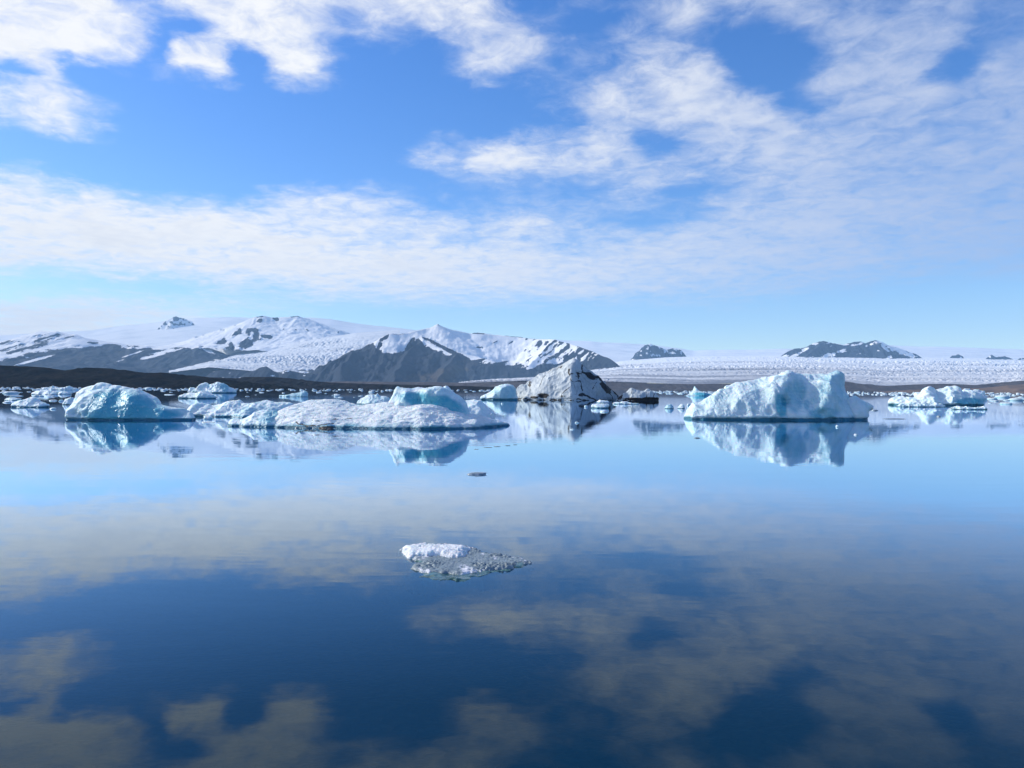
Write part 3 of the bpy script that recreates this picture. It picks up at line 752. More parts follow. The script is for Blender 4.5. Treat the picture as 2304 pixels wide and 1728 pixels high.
# -- ash streaked berg -----------------------------------------------------------------
D = EYE * F / uv(1260, 901)[1]
ab = empty('iceberg', (*on_water(1260, 901), 0))
tag(ab, 'grey pyramid iceberg streaked with black volcanic ash', 'iceberg', 'large icebergs on the lagoon')
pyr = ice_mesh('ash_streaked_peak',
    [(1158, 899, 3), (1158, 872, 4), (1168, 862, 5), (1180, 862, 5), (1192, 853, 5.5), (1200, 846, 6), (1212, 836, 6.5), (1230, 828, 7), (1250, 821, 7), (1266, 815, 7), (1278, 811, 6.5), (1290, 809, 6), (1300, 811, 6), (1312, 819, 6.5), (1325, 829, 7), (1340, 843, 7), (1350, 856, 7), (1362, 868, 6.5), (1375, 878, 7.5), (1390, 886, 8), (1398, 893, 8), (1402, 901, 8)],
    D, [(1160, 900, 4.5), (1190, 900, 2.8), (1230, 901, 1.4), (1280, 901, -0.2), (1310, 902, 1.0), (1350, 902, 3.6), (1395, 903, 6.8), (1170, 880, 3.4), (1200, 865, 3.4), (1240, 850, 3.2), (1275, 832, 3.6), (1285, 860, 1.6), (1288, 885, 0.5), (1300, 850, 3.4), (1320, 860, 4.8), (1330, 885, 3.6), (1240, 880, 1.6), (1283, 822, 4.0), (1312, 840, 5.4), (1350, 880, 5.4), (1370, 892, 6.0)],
    6.0, 0.15, 7.0, rnd=0.3, amp=0.28, fscale=2.2, under=0.4, uh=0.35, seed=231, sharp=0.45, bluelow=0.0, blue=[(1352, 866, 58, 62, 0, 0.95), (1178, 885, 20, 20, 0, 0.25)],  # large right-hand patch paints the shaded face darker
    planes=[((1292, 806, 7.0), (1283, 862, 2.2), (1165, 900, 6.5)), ((1283, 862, 2.2), (1290, 902, -0.3), (1165, 900, 6.0)), ((1292, 806, 7.0), (1290, 902, -0.3), (1400, 903, 8.5))],
    dirt=[(1392, 882, 34, 8, 38, 0.95), (1330, 847, 16, 7, 25, 0.75), (1310, 888, 10, 5, 0, 0.7), (1222, 890, 14, 6, 0, 0.8), (1202, 894, 10, 3, 0, 0.9), (1362, 872, 18, 7, 45, 0.8), (1300, 845, 6, 12, 0, 0.5), (1192, 864, 4, 8, 10, 0.6), (1262, 824, 8, 4, -30, 0.45), (1314, 822, 8, 3, 45, 0.55), (1275, 893, 24, 4, 0, 0.4)],
    dirtlines=[([(1160, 899), (1240, 900), (1300, 901), (1402, 903)], 2.0), ([(1279, 832), (1284, 845), (1288, 858), (1305, 858), (1307, 875), (1310, 888), (1335, 897), (1380, 902)], 1.9), ([(1312, 818), (1310, 838), (1325, 842), (1332, 850)], 2.8), ([(1286, 840), (1308, 841)], 1.4), ([(1345, 848), (1356, 862), (1372, 874), (1398, 892)], 5.5), ([(1286, 868), (1270, 880), (1262, 892)], 1.0), ([(1355, 866), (1364, 884), (1380, 897)], 1.3), ([(1210, 838), (1230, 830), (1250, 824)], 1.0), ([(1340, 862), (1330, 880)], 1.0), ([(1240, 832), (1222, 850), (1214, 870)], 0.7), ([(1258, 826), (1246, 840), (1236, 858)], 0.7), ([(1190, 858), (1192, 880)], 1.2)],
    carve=[(1222, 893, 9, 0.5), (1188, 872, 7, 0.6), (1300, 848, 7, 0.4), (1345, 892, 8, 0.6)])
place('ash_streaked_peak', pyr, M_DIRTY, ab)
sho = ice_mesh('blue_shoulder',
    [(1076, 897, 2), (1080, 890, 2.4), (1092, 885, 2.6), (1104, 877, 2.8), (1114, 869, 3), (1125, 865, 3), (1140, 864, 3), (1152, 868, 3.2), (1160, 876, 3.4), (1166, 900, 3.4)],
    D + 1.0, [(1080, 898, 1.6), (1110, 899, 0.8), (1140, 900, 0.5), (1164, 901, 1.0), (1110, 882, 1.5), (1135, 880, 1.3), (1112, 895, 0.9)], 3.0, 0.13, 3.2, rnd=0.5, amp=0.2, fscale=1.6, under=0.5, uh=0.3, seed=233, bluebase=0.1,
    blue=[(1138, 886, 32, 20, 0, 0.55)], sharp=0.4)
place('blue_shoulder', sho, M_ICE, ab)
led = ice_mesh('ash_ledge',
    [(1384, 903, 2), (1390, 893, 2.2), (1400, 882, 2.4), (1412, 876, 2.5), (1422, 870, 2.5), (1430, 872, 2.5), (1442, 876, 2.6), (1452, 878, 2.6), (1456, 874, 2.6), (1466, 881, 2.6), (1478, 890, 2.5), (1484, 898, 2.2), (1484, 904, 2)],
    D + 0.5, [(1390, 903, 1.0), (1430, 904, 0.3), (1460, 905, 0.5), (1480, 905, 1.2), (1425, 888, 1.2), (1460, 890, 1.2)], 2.6, 0.13, 2.6, rnd=0.5, amp=0.24, fscale=1.6, under=0.8, uh=0.42, seed=235, sharp=0.5, bluelow=0.0, bluebase=0.35,
    dirt=[(1440, 899, 40, 4, 4, 0.85), (1465, 899, 26, 6, 0, 0.9), (1394, 890, 8, 10, 0, 0.8)], dirtlines=[([(1390, 902), (1440, 903), (1484, 903)], 3.0), ([(1455, 875), (1457, 890), (1450, 900)], 1.3), ([(1426, 872), (1420, 885)], 0.9), ([(1470, 885), (1474, 898)], 1.0)])
place('ash_ledge', led, M_DIRTY, ab)

# -- smaller bergs and floes ---------------------------------------------------------
def floe(outline, wl, thick, dy, label, seed, cat='iceberg', name='iceberg', mat=None, cell=None, blue=0.15, amp=0.10, under=0.15, uh=0.1, fs=0.6, extra=(), group=None, blobs=(), sharp=0.4, rnd=None):
    w = max(p[0] for p in outline) - min(p[0] for p in outline)
    cx = 0.5 * (max(p[0] for p in outline) + min(p[0] for p in outline))
    D = EYE * F / uv(cx, wl)[1]
    sc = D / F
    cell = cell or max(0.03, w * sc / 110)
    x0, x1 = min(p[0] for p in outline), max(p[0] for p in outline)
    dep = [(x0 + (x1 - x0) * k, wl - 1.0 * abs(2 * k - 1), 0.9 * dy * abs(2 * k - 1) ** 2) for k in (0.04, 0.25, 0.5, 0.75, 0.96)] + list(extra)
    me = ice_mesh(name, outline, D, dep, thick, cell, dy, rnd=rnd or min(0.4 * thick, 8 * cell), amp=amp, fscale=fs, under=under, uh=0.65 * uh, seed=seed, bluebase=blue, zlow=-max(0.3, 4 * cell), blue=blobs, sharp=sharp)
    o = place(name, me, mat or M_ICE)
    return tag(o, label, cat, group)

floe([(21, 914), (24, 907), (40, 901), (56, 899), (64, 896), (72, 897), (80, 903), (95, 905), (105, 909), (106, 914)], 917, 1.6, 1.2, 'low white floe with a central hump near the left edge', 301, 'ice floe', 'ice_floe', under=0.2, uh=0.2, amp=0.09)
floe([(418, 922), (430, 915), (443, 910), (455, 912), (470, 916), (490, 912), (510, 907), (530, 905), (561, 906), (580, 903), (593, 901), (605, 904), (633, 906), (655, 911), (668, 922), (672, 935)], 940, 3.0, 2.4, 'long low white floe trailing between the blue berg and the broad white berg', 303, 'ice floe', 'ice_floe', under=0.25, uh=0.14, extra=[(450, 925, 1.6), (540, 922, 1.6), (620, 922, 1.8)], blobs=[(580, 925, 60, 12, 0, 0.4), (520, 938, 100, 5, 0, 0.7)], amp=0.12, sharp=0.5)
floe([(421, 881), (423, 873), (430, 870), (440, 872), (448, 867), (458, 866), (468, 870), (476, 863), (486, 860), (492, 859.5), (502, 864), (510, 870), (518, 876), (526, 881)], 884.5, 7, 4.5, 'small pale green berg with a domed right end before the black moraine', 305, blue=0.2, amp=0.7, fs=3.0, under=0.6, uh=0.5, blobs=[(505, 872, 14, 10, 40, 0.6)], sharp=0.6)
floe([(403, 894), (408, 888), (415, 882), (424, 880), (440, 881), (462, 881), (472, 883), (482, 887), (487, 893)], 897, 3.2, 2.4, 'flat topped white floe in front of the small pale green berg', 307, 'ice floe', 'ice_floe', blue=0.15, amp=0.25, fs=1.6, under=0.3, uh=0.3, blobs=[(455, 890, 30, 6, 0, 0.4)])
floe([(627, 889), (645, 889), (655, 886), (670, 883), (676, 880), (690, 880), (693, 886), (693, 892)], 893, 2.2, 1.6, 'thin glassy floe sloping up to its right end, behind the long low floe', 309, 'ice floe', 'ice_floe', blue=0.5, amp=0.14, fs=1.4)
floe([(806, 903), (810, 897), (818, 891), (826, 888), (842, 888), (847, 883), (853, 888), (865, 889), (874, 893), (880, 905)], 910, 2.4, 1.8, 'pale ice block just behind the saddle of the broad white berg', 311, blue=0.25, amp=0.16, fs=0.9, blobs=[(845, 896, 18, 5, 0, 0.4)])
floe([(1541, 889), (1552, 885), (1560, 878), (1564, 868), (1567, 872), (1574, 878), (1584, 882), (1596, 887), (1606, 889)], 891, 6, 4.0, 'small pointed blue and white berg left of the big right berg', 313, blue=0.35, amp=0.35, fs=3.0, blobs=[(1578, 888, 20, 5, 5, 1.0)], rnd=0.8)
floe([(2014, 906), (2018, 899), (2028, 896), (2040, 895), (2050, 892), (2062, 891), (2072, 884), (2080, 875), (2088, 870.5), (2096, 870), (2104, 876), (2112, 884), (2119, 880), (2128, 876), (2139, 872.5), (2148, 873), (2157, 873), (2166, 877), (2172, 884), (2190, 884), (2206, 886), (2224, 894), (2222, 900), (2214, 906), (2210, 912)], 913, 4.5, 3.2, 'jagged pale blue berg with two humps near the right edge', 315, blue=0.22, amp=0.34, fs=1.7, under=0.5, uh=0.35, extra=[(2092, 890, 1.6), (2060, 902, 1.4), (2145, 890, 1.2), (2155, 893, 1.4), (2170, 893, 2.4), (2190, 895, 2.4), (2118, 895, 1.9)], blobs=[(2186, 904, 40, 10, 0, 0.8), (2150, 890, 16, 14, 0, 0.3)], sharp=0.6)
floe([(2006, 913), (2020, 909), (2035, 908), (2050, 907), (2075, 906), (2095, 907), (2110, 907), (2125, 910), (2128, 914)], 916, 1.6, 1.2, 'crumbly low ice ledge in front of the jagged pale blue berg', 317, 'ice floe', 'ice_floe', blue=0.2, amp=0.22, fs=0.8, sharp=0.8)
floe([(2142, 917), (2150, 912), (2158, 912), (2170, 914), (2190, 916), (2205, 917), (2218, 916), (2222, 921)], 922, 1.4, 1.0, 'thin crumbly floe below the dark waterline of the jagged right berg', 319, 'ice floe', 'ice_floe', blue=0.3, amp=0.18, fs=0.8, sharp=0.8)
floe([(2062, 890), (2066, 881), (2074, 877), (2082, 879), (2086, 890)], 898, 5, 3, 'white ice lump behind the left hump of the jagged right berg', 321, blue=0.1, amp=0.4, fs=2.2, cell=0.25)
floe([(2164, 893), (2168, 880), (2176, 876), (2188, 877), (2200, 876), (2214, 881), (2222, 890)], 898, 5, 3, 'broken white ice ridge behind the right end of the jagged berg', 323, blue=0.1, amp=0.5, fs=2.0, cell=0.28, sharp=0.8)
floe([(142, 903), (145, 897), (152, 895), (164, 896), (170, 902), (172, 910)], 911, 1.6, 1.0, 'small white block touching the left end of the rounded blue berg', 325, 'ice floe', 'ice_floe', amp=0.12, fs=0.6)
floe([(1626, 880), (1629, 872), (1633, 868), (1641, 868), (1648, 872), (1652, 884)], 892, 3, 2, 'small white lump behind the left slope of the big right berg', 327, blue=0.05, amp=0.2, fs=1.4, cell=0.16)
floe([(1344, 905), (1350, 901), (1358, 900.5), (1368, 901.5), (1372, 906)], 907, 1.6, 1.2, 'white floe at the foot of the ash streaked berg, upper of a close pair', 329, 'ice floe', 'ice_floe', amp=0.12, fs=0.8)
floe([(1336, 913), (1344, 909), (1352, 908), (1366, 908), (1371, 910), (1370, 917)], 919, 1.6, 1.1, 'white wedge floe at the foot of the ash streaked berg, lower of a close pair', 331, 'ice floe', 'ice_floe', amp=0.10, fs=0.8, under=0.2, uh=0.2, blue=0.1)
floe([(1378, 907), (1384, 904), (1396, 905), (1410, 904.5), (1426, 905.5), (1437, 908)], 909.5, 1.2, 0.9, 'flat white floe in front of the ash dark ledge', 333, 'ice floe', 'ice_floe', amp=0.10, fs=0.8)
floe([(1525, 917), (1529, 911), (1535, 908.5), (1541, 913), (1543, 918)], 919.5, 1.2, 0.8, 'little humped growler left of the big right berg', 335, 'ice chunk', 'ice_chunk', amp=0.10, fs=0.6, blue=0.2)
floe([(1496, 917), (1502, 912), (1508, 910), (1514, 914), (1517, 918)], 920, 1.1, 0.8, 'glassy little growler between the ash streaked berg and the big right berg', 337, 'ice chunk', 'ice_chunk', amp=0.10, fs=0.6, blue=0.5)
floe([(70, 885), (78, 880), (100, 880), (118, 881), (128, 882), (129, 886)], 888, 3, 2, 'long flat slab in dark water behind the low white floe', 339, 'ice floe', 'ice_floe', amp=0.2, fs=1.6)
floe([(128, 885), (134, 882), (146, 882), (157, 881), (158, 886)], 887.5, 2.5, 1.6, 'short flat slab between the long slab and the rounded blue berg', 341, 'ice floe', 'ice_floe', amp=0.25, fs=1.6)
floe([(9, 899), (14, 894), (24, 893), (36, 895), (45, 896), (45, 900)], 901, 2.0, 1.4, 'white floe just behind the low humped floe at left', 343, 'ice floe', 'ice_floe', amp=0.14, fs=1.0)
floe([(90, 876), (96, 872), (104, 870), (112, 869), (118, 866.5), (123, 870), (136, 871), (146, 872), (154, 870.5), (160, 872), (172, 872), (178, 876)], 877.5, 5, 3, 'lumpy white ice bank under the black moraine left of the blue berg', 345, 'ice floe', 'ice_floe', amp=0.7, fs=3.5, sharp=0.7)

# simple chunk solids: noisy flattened blobs
def chunk_mesh(name, seed, sx, sy, sz, flat=0.4, sub=3, rough=0.35, cut=-0.35):
    import bmesh
    bm = bmesh.new(); bmesh.ops.create_icosphere(bm, subdivisions=sub, radius=1.0)
    V = np.array([v.co[:] for v in bm.verts])
    r = 1 + rough * fbm(V[:, 0] * 1.1 + seed, V[:, 1] * 1.1, V[:, 2] * 1.1, 3, seed)
    fr = np.random.default_rng(seed)
    for _ in range(6):   # chop facets
        n = fr.normal(size=3); n[2] = abs(n[2]); n /= np.linalg.norm(n)
        dd = V @ n * r; lim = fr.uniform(0.55, 0.9)
        r = np.where(dd > lim, r * lim / np.maximum(dd, 1e-6), r)
    V = V * r[:, None]
    V[:, 2] = np.where(V[:, 2] > flat, flat + 0.45 * (V[:, 2] - flat), V[:, 2])
    V[:, 2] = np.maximum(V[:, 2], cut)
    V = V * np.array([sx, sy, sz])
    for v, c in zip(bm.verts, V): v.co = c
    me = bpy.data.meshes.new(name); bm.to_mesh(me); bm.free()
    for p in me.polygons: p.use_smooth = True
    a = me.attributes.new('blue', 'FLOAT', 'POINT')
    a.data.foreach_set('value', np.clip(0.12 + 0.5 * (V[:, 2] < 0.12 * sz), 0, 1).astype(np.float32))
    return me

def chunk(px, py, wpx, hpx, label, seed, cat='ice chunk', name='ice_chunk', mat=None, deep=1.0, rot=0.0):
    x, y = on_water(px, py)
    w = wpx * y / F / 2; hh = hpx * y / F
    me = chunk_mesh(name, seed, w, w * deep, max(hh / 0.6, 0.004))
    o = link(name, me, mat or M_ICE, loc=(x, y + 0.5 * w * deep, 0))
    o.rotation_euler.z = rot
    return tag(o, label, cat)

m, t, out = material('clear_dark_ice')
p = t.pos()
principled(t, out, t.mix(t.smooth(t.noise(p, 9.0, 5), 0.45, 0.7), (0.22, 0.28, 0.32), (0.42, 0.48, 0.52)), 0.25, 0.5, bump(t, t.noise(p, 14.0, 5), 0.02))
M_CLEAR = m
chunk(1074, 1068, 48, 4.5, 'thin sliver of dark clear ice alone in open water', 401, mat=M_CLEAR, deep=0.7)
chunk(13, 906, 21, 3, 'thin white sliver touching the humped floe at left edge', 403)
chunk(116, 902, 19, 2.6, 'thin white sliver in dark water right of the humped floe', 405)
chunk(136, 903, 10, 4, 'small square chunk left of the rounded blue berg', 407)
chunk(117, 921, 15, 3.6, 'small flat chunk in front of the gap left of the blue berg', 409)
chunk(1359, 927, 18, 3.4, 'small flat white chunk below the pair at the ash berg', 411)
chunk(1319, 916, 10, 4, 'small rounded white chunk left of the pair at the ash berg', 413)
chunk(1130, 909, 7, 2.6, 'tiny white chunk before the blue shoulder of the ash berg', 415)
chunk(1298, 952, 12, 2.8, 'tiny flat chunk within the reflection of the ash berg, upper', 417)
chunk(1287, 967, 10, 2.2, 'tiny thin chunk within the reflection of the ash berg, lower', 419, rot=0.4)
chunk(1884, 961, 8, 4, 'tiny white chunk just below the big right berg', 421)
chunk(1926, 979, 8, 3, 'tiny white chunk lower in the reflection of the big right berg', 423)
chunk(1969, 924, 20, 2.4, 'grey ice slab beside the right lobe of the big berg', 425, mat=M_CLEAR)
chunk(2016, 943, 50, 1.6, 'long flat sliver of grey ice right of the big berg', 427, mat=M_CLEAR, deep=0.35)
chunk(2114, 938, 10, 3, 'little grey ice scrap below the jagged right berg', 429, mat=M_CLEAR)
chunk(1568, 986, 16, 2, 'dark ice sliver in open water below the left tip of the big right berg', 431, mat=M_CLEAR, deep=0.4)
chunk(1550, 913, 9, 5, 'small white chunk at the left tip of the big right berg', 433)
chunk(467, 943, 24, 9, 'small white crumbly chunk before the joint of the blue berg and the long floe', 435)
chunk(465, 951, 34, 2.0, 'thin pale pan of ice below the joint of the blue berg and long floe', 437)
for i, (px, py, w) in enumerate([(1072, 1011, 14), (1098, 1007, 20), (1118, 1005, 16), (1142, 1003, 12), (1160, 1001, 10)]):
    o = chunk(px, py, w, 0.9, 'thin dark ice sliver in the scattered line below the broad white berg', 441 + i, 'ice chunk', mat=M_CLEAR, deep=0.4)
    o['group'] = 'dark slivers scattered below the broad white berg'
chunk(2290, 882, 34, 9, 'broad white chunk on the right edge under the brown moraine', 451)

# ---- brash: many copies of a few solids
protos = [chunk_mesh('ice_chunk', 500 + i, 1, random.uniform(0.7, 1.1), 1, flat=random.uniform(0.15, 0.5), sub=2, rough=0.5) for i in range(12)]
for q in protos: q.materials.append(M_ICE_FAR)
def brash(n, xr, vr, wr, hr, label, group, power=1.6, avoid=()):
    k = 0
    while k < n:
        px = random.uniform(*xr)
        v = vr[0] + (vr[1] - vr[0]) * random.random() ** power
        D = EYE * F / v
        x = (px - HX) / F * D
        qx, qy = back(x, D, 0.0)
        if any(a < qx < b and c < qy < d for a, b, c, d in avoid): continue
        w = random.uniform(*wr) * (0.6 + 0.8 * random.random() ** 2) * min(1.0, 0.45 + v / 14)
        hh = w * random.uniform(*hr)
        o = bpy.data.objects.new('ice_chunk', random.choice(protos))
        col.objects.link(o)
        o.location = (x, D, 0)
        o.scale = (w * D / F / 2, w * D / F / 2 * random.uniform(0.9, 2.0), hh * D / F / 0.7)
        o.rotation_euler.z = random.uniform(-0.5, 0.5) + random.choice((0, math.pi))
        tag(o, label, 'ice chunk', group)
        k += 1
brash(52, (0, 420), (3.6, 24), (9, 28), (0.10, 0.26), 'white ice chunk in the loose pack under the black left moraine', 'ice chunks under the black left moraine', 1.3, avoid=[(140, 380, 880, 950), (0, 110, 895, 920), (395, 530, 880, 899)])
brash(80, (510, 1100), (3.2, 8), (5, 13), (0.16, 0.38), 'white ice chunk in the thin line along the far middle shore', 'ice chunks along the far middle shore', 1.5)
brash(18, (520, 860), (9, 22), (6, 16), (0.12, 0.3), 'stray flat chunk on grey water before the far middle shore', 'stray ice chunks on the grey middle water', 1.2)
brash(36, (1450, 1625), (4.0, 11), (5, 13), (0.2, 0.42), 'white ice chunk in the strip around the pointed blue berg', 'ice chunks around the pointed blue berg', 1.2)
brash(60, (1905, 2330), (3.6, 10), (5, 13), (0.16, 0.36), 'white ice chunk in the crowded strip under the right moraine', 'ice chunks under the right moraine', 1.1)
brash(14, (2225, 2330), (13, 29), (14, 36), (0.18, 0.32), 'white ice chunk in the pack right of the jagged right berg', 'ice pack right of the jagged berg', 1.0)

def brash_mass():
    V, T, n0 = [], [], 0
    src = []
    for q in protos[:6]:
        src.append((np.array([v.co[:] for v in q.vertices]), np.array([p.vertices[:] for p in q.polygons])))
    B = []
    for _ in range(420):
        px = random.choice([random.uniform(-60, 420), random.uniform(420, 1120), random.uniform(1440, 1650), random.uniform(1890, 2400), random.uniform(1890, 2400)])
        v = random.uniform(2.9, 7.5 if px < 1800 else 10)
        D = EYE * F / v
        w = random.uniform(3, 9) * D / F / 2; hh = random.uniform(1.2, 3.2) * D / F / 0.6
        P, Q = random.choice(src)
        V.append(P * np.array([w, w * 1.2, hh]) + np.array([(px - HX) / F * D, D, 0])); T.append(Q + n0); n0 += len(P)
        B.append(np.full(len(P), 0.15))
    me = mesh_from('brash_ice', np.concatenate(V), np.concatenate(T), {'blue': np.concatenate(B), 'dirt': np.zeros(n0)})
    tag(link('brash_ice', me, M_ICE_FAR), 'tiny white brash ice packed along the far shoreline', 'brash ice', None, 'stuff')
brash_mass()

# ---- foreground floe: a slushy pan with a white crust and a drowned green ledge
def foreground_floe():
    S = 460 / 2212.0
    g = lambda pts: [on_water(820 + a * S, 1180 + b * S) for a, b in pts]
    base = g([(370, 275), (420, 245), (620, 222), (780, 230), (900, 222), (1000, 240), (1110, 262), (1250, 292), (1400, 325), (1600, 352), (1740, 388), (1810, 428), (1790, 440), (1650, 432), (1630, 480), (1500, 500), (1300, 528), (1100, 535), (950, 540), (700, 535), (560, 505), (505, 480), (550, 440), (590, 400), (515, 382), (430, 342), (375, 295)])
    cru = g([(415, 285), (455, 262), (620, 250), (780, 255), (900, 250), (1000, 268), (1110, 285), (1190, 300), (1150, 340), (1120, 382), (900, 378), (670, 372), (480, 366), (430, 330)])
    low = g([(360, 285), (620, 225), (1100, 262), (1620, 352), (1830, 425), (1810, 450), (1660, 500), (1500, 530), (1300, 565), (1210, 595), (1060, 632), (900, 620), (700, 615), (540, 592), (490, 548), (405, 512), (470, 480), (540, 420), (420, 372)])
    cx, cy = on_water(1030, 1270)
    root = empty('ice_floe', (cx, cy, 0))
    tag(root, 'small slushy floe with white crust and drowned green edge, nearest the camera', 'ice floe')
    def pan(name, poly, top, bot, cell, rnd, mat, seed, grain, blue):
        P = np.array(poly)
        xs = np.arange(P[:, 0].min() - 0.06, P[:, 0].max() + 0.06, cell); ys = np.arange(P[:, 1].min() - 0.06, P[:, 1].max() + 0.06, cell)
        X, Y = np.meshgrid(xs, ys, indexing='ij')
        d = poly_sdf(X + 0.05 * fbm(X / 0.12, Y / 0.12, 0.0, 4, seed), Y + 0.08 * fbm(X / 0.12, Y / 0.16, 5.0, 4, seed), poly)
        e = np.clip(-d / rnd, 0, 1)
        h = bot + (top - bot) * np.sqrt(np.clip(1 - (1 - e) ** 2, 0, 1))
        gr = 1 - 1.7 * np.abs(vnoise(X / 0.035, Y / 0.05, 0.0, seed + 2)) + 0.6 * vnoise(X / 0.017, Y / 0.02, 4.0, seed + 3)
        h = h + (grain * gr * (0.4 + sstep(-0.3, 0.7, fbm(X / 0.35, Y / 0.35, 0.0, 3, seed + 5))) + 0.4 * (top - bot) * 0.35 * fbm(X / 0.3, Y / 0.4, 2.0, 3, seed + 7)) * e
        ok = (d < 0.0)
        q = grid_quads(len(xs), len(ys))
        keep = ok.ravel()[q].any(axis=1)
        q = q[keep]
        used = np.unique(q); mp = np.full(len(xs) * len(ys), -1); mp[used] = np.arange(len(used))
        Z = np.where(ok, h, bot)
        V = np.stack([X.ravel() - cx, Y.ravel() - cy, Z.ravel()], -1)[used]
        Vb = V.copy(); Vb[:, 2] = min(bot, float(V[:, 2].min())) - 0.05
        q = mp[q]; n = len(used)
        from collections import Counter
        ed = np.concatenate([np.stack([q[:, k], q[:, (k + 1) % 4]], 1) for k in range(4)])
        key = {(a, b) for a, b in ed.tolist()}
        rim = np.array([(a, b) for a, b in key if (b, a) not in key])
        side = np.stack([rim[:, 1], rim[:, 0], rim[:, 0] + n, rim[:, 1] + n], 1)
        o = link(name, mesh_from(name, np.concatenate([V, Vb]), np.concatenate([q, q[:, ::-1] + n, side]), {'blue': np.full(2 * n, blue), 'dirt': np.zeros(2 * n)}), mat, root)
        return o
    m1, t, out = material('grey_slush_ice')
    p = t.pos(); z = t.new('ShaderNodeSeparateXYZ', {0: p}).outputs[2]
    n = t.noise(p, 22.0, 6, 0.7); n2 = t.noise(t.map(p, (1, .5, 1)), 3.0, 4, 0.55)
    f = t.smooth(t.math('ADD', n, t.math('MULTIPLY', t.math('SUBTRACT', n2, 0.5), 1.6)), 0.54, 0.70)
    principled(t, out, t.mix(f, (0.20, 0.26, 0.29), (0.80, 0.80, 0.84)), 0.35, 0.5, bump(t, n, 0.02, 0.8))
    m2, t, out = material('drowned_green_ice')
    p = t.pos()
    principled(t, out, t.mix(t.smooth(t.noise(p, 5.0, 5), 0.4, 0.65), (0.020, 0.075, 0.075), (0.075, 0.17, 0.16)), 0.18, 0.5)
    m3 = ice_material('wet_white_crust', white=(0.84, 0.87, 0.90), grain=26.0, bumpd=0.025, sss=0.15)
    pan('slush_pan', base, 0.028, -0.03, 0.012, 0.10, m1, 601, 0.016, 0.0)
    pan('white_crust', cru, 0.085, -0.02, 0.013, 0.16, m3, 603, 0.012, 0.05)
    pan('drowned_ledge', low, 0.007, -0.12, 0.014, 0.12, m2, 605, 0.003, 0.0)
foreground_floe()

# ------------------------------------------------------------------ sky, sun, haze
SUN_AZ, SUN_EL = math.radians(-72), math.radians(33)
S = Vector((math.sin(SUN_AZ) * math.cos(SUN_EL), math.cos(SUN_AZ) * math.cos(SUN_EL), math.sin(SUN_EL)))
sd = bpy.data.lights.new('sun', 'SUN'); so = bpy.data.objects.new('sun', sd); col.objects.link(so)
sd.energy, sd.angle, sd.color = 3.5, math.radians(0.5), (1.0, 0.96, 0.89)
so.rotation_euler = S.to_track_quat('Z', 'Y').to_euler()
so.location = (-200, 60, 300)

# cloud cover read off the photograph: rows every 50 px from the top, columns every 96 px
SKY = """
.95 .95 .90 .40 .75 .85 .90 .70 .60 .55 .75 .65 .25 .20 .30 .25 .60 .55 .60 .50 .40 .40 .50 .40 .35
.95 .95 .95 .60 .35 .70 .95 .75 .40 .30 .40 .50 .10 .15 .10 .30 .60 .25 .30 .45 .45 .45 .50 .30 .35
.90 .90 .80 .45 .55 .55 .80 .65 .25 .15 .10 .40 .55 .25 .20 .40 .30 .05 .00 .20 .50 .50 .30 .20 .40
.50 .45 .20 .35 .75 .85 .35 .75 .10 .00 .00 .30 .45 .20 .25 .40 .65 .15 .00 .25 .50 .50 .15 .05 .50
.65 .55 .10 .05 .10 .20 .05 .10 .10 .00 .00 .20 .20 .20 .45 .60 .75 .50 .15 .15 .50 .60 .50 .55 .60
.60 .80 .40 .05 .00 .00 .00 .00 .00 .00 .00 .05 .10 .30 .50 .65 .65 .60 .60 .25 .55 .65 .55 .55 .65
.05 .20 .15 .10 .00 .00 .00 .00 .00 .00 .05 .20 .38 .15 .40 .25 .60 .70 .70 .60 .55 .50 .55 .60 .65
.00 .00 .00 .00 .00 .00 .00 .00 .05 .10 .45 .40 .75 .65 .55 .45 .50 .65 .75 .65 .55 .55 .55 .60 .65
.60 .35 .05 .00 .00 .00 .00 .00 .00 .00 .05 .30 .40 .35 .40 .45 .50 .45 .55 .60 .65 .60 .60 .65 .65
.80 .80 .85 .60 .40 .20 .15 .50 .60 .50 .20 .10 .20 .30 .50 .50 .35 .55 .60 .65 .60 .60 .60 .65 .65
.85 .75 .95 .95 .95 .95 .90 .65 .55 .55 .60 .60 .55 .35 .35 .30 .40 .60 .65 .65 .65 .65 .65 .65 .65
.95 .95 .95 .95 .95 .95 .95 .90 .75 .65 .70 .50 .62 .50 .50 .65 .70 .70 .70 .70 .68 .68 .65 .65 .65
.50 .40 .60 .85 .90 .95 .95 .95 .95 .90 .90 .90 .88 .80 .80 .75 .75 .72 .70 .68 .65 .60 .55 .50 .50
.10 .10 .10 .15 .20 .35 .35 .50 .70 .75 .80 .80 .75 .75 .70 .65 .60 .55 .50 .40 .35 .25 .15 .10 .10
.80 .85 .85 .80 .65 .55 .40 .30 .15 .10 .15 .15 .18 .20 .20 .15 .15 .15 .15 .10 .10 .05 .00 .00 .00
.90 .90 .85 .70 .50 .30 .20 .15 .10 .10 .10 .10 .10 .10 .10 .10 .10 .05 .05 .00 .00 .00 .00 .00 .00
.90 .90 .85 .70 .50 .30 .20 .15 .10 .10 .10 .10 .10 .10 .10 .10 .10 .05 .05 .00 .00 .00 .00 .00 .00
"""
TAB = np.array([[float(q) for q in r.split()] for r in SKY.strip().splitlines()])
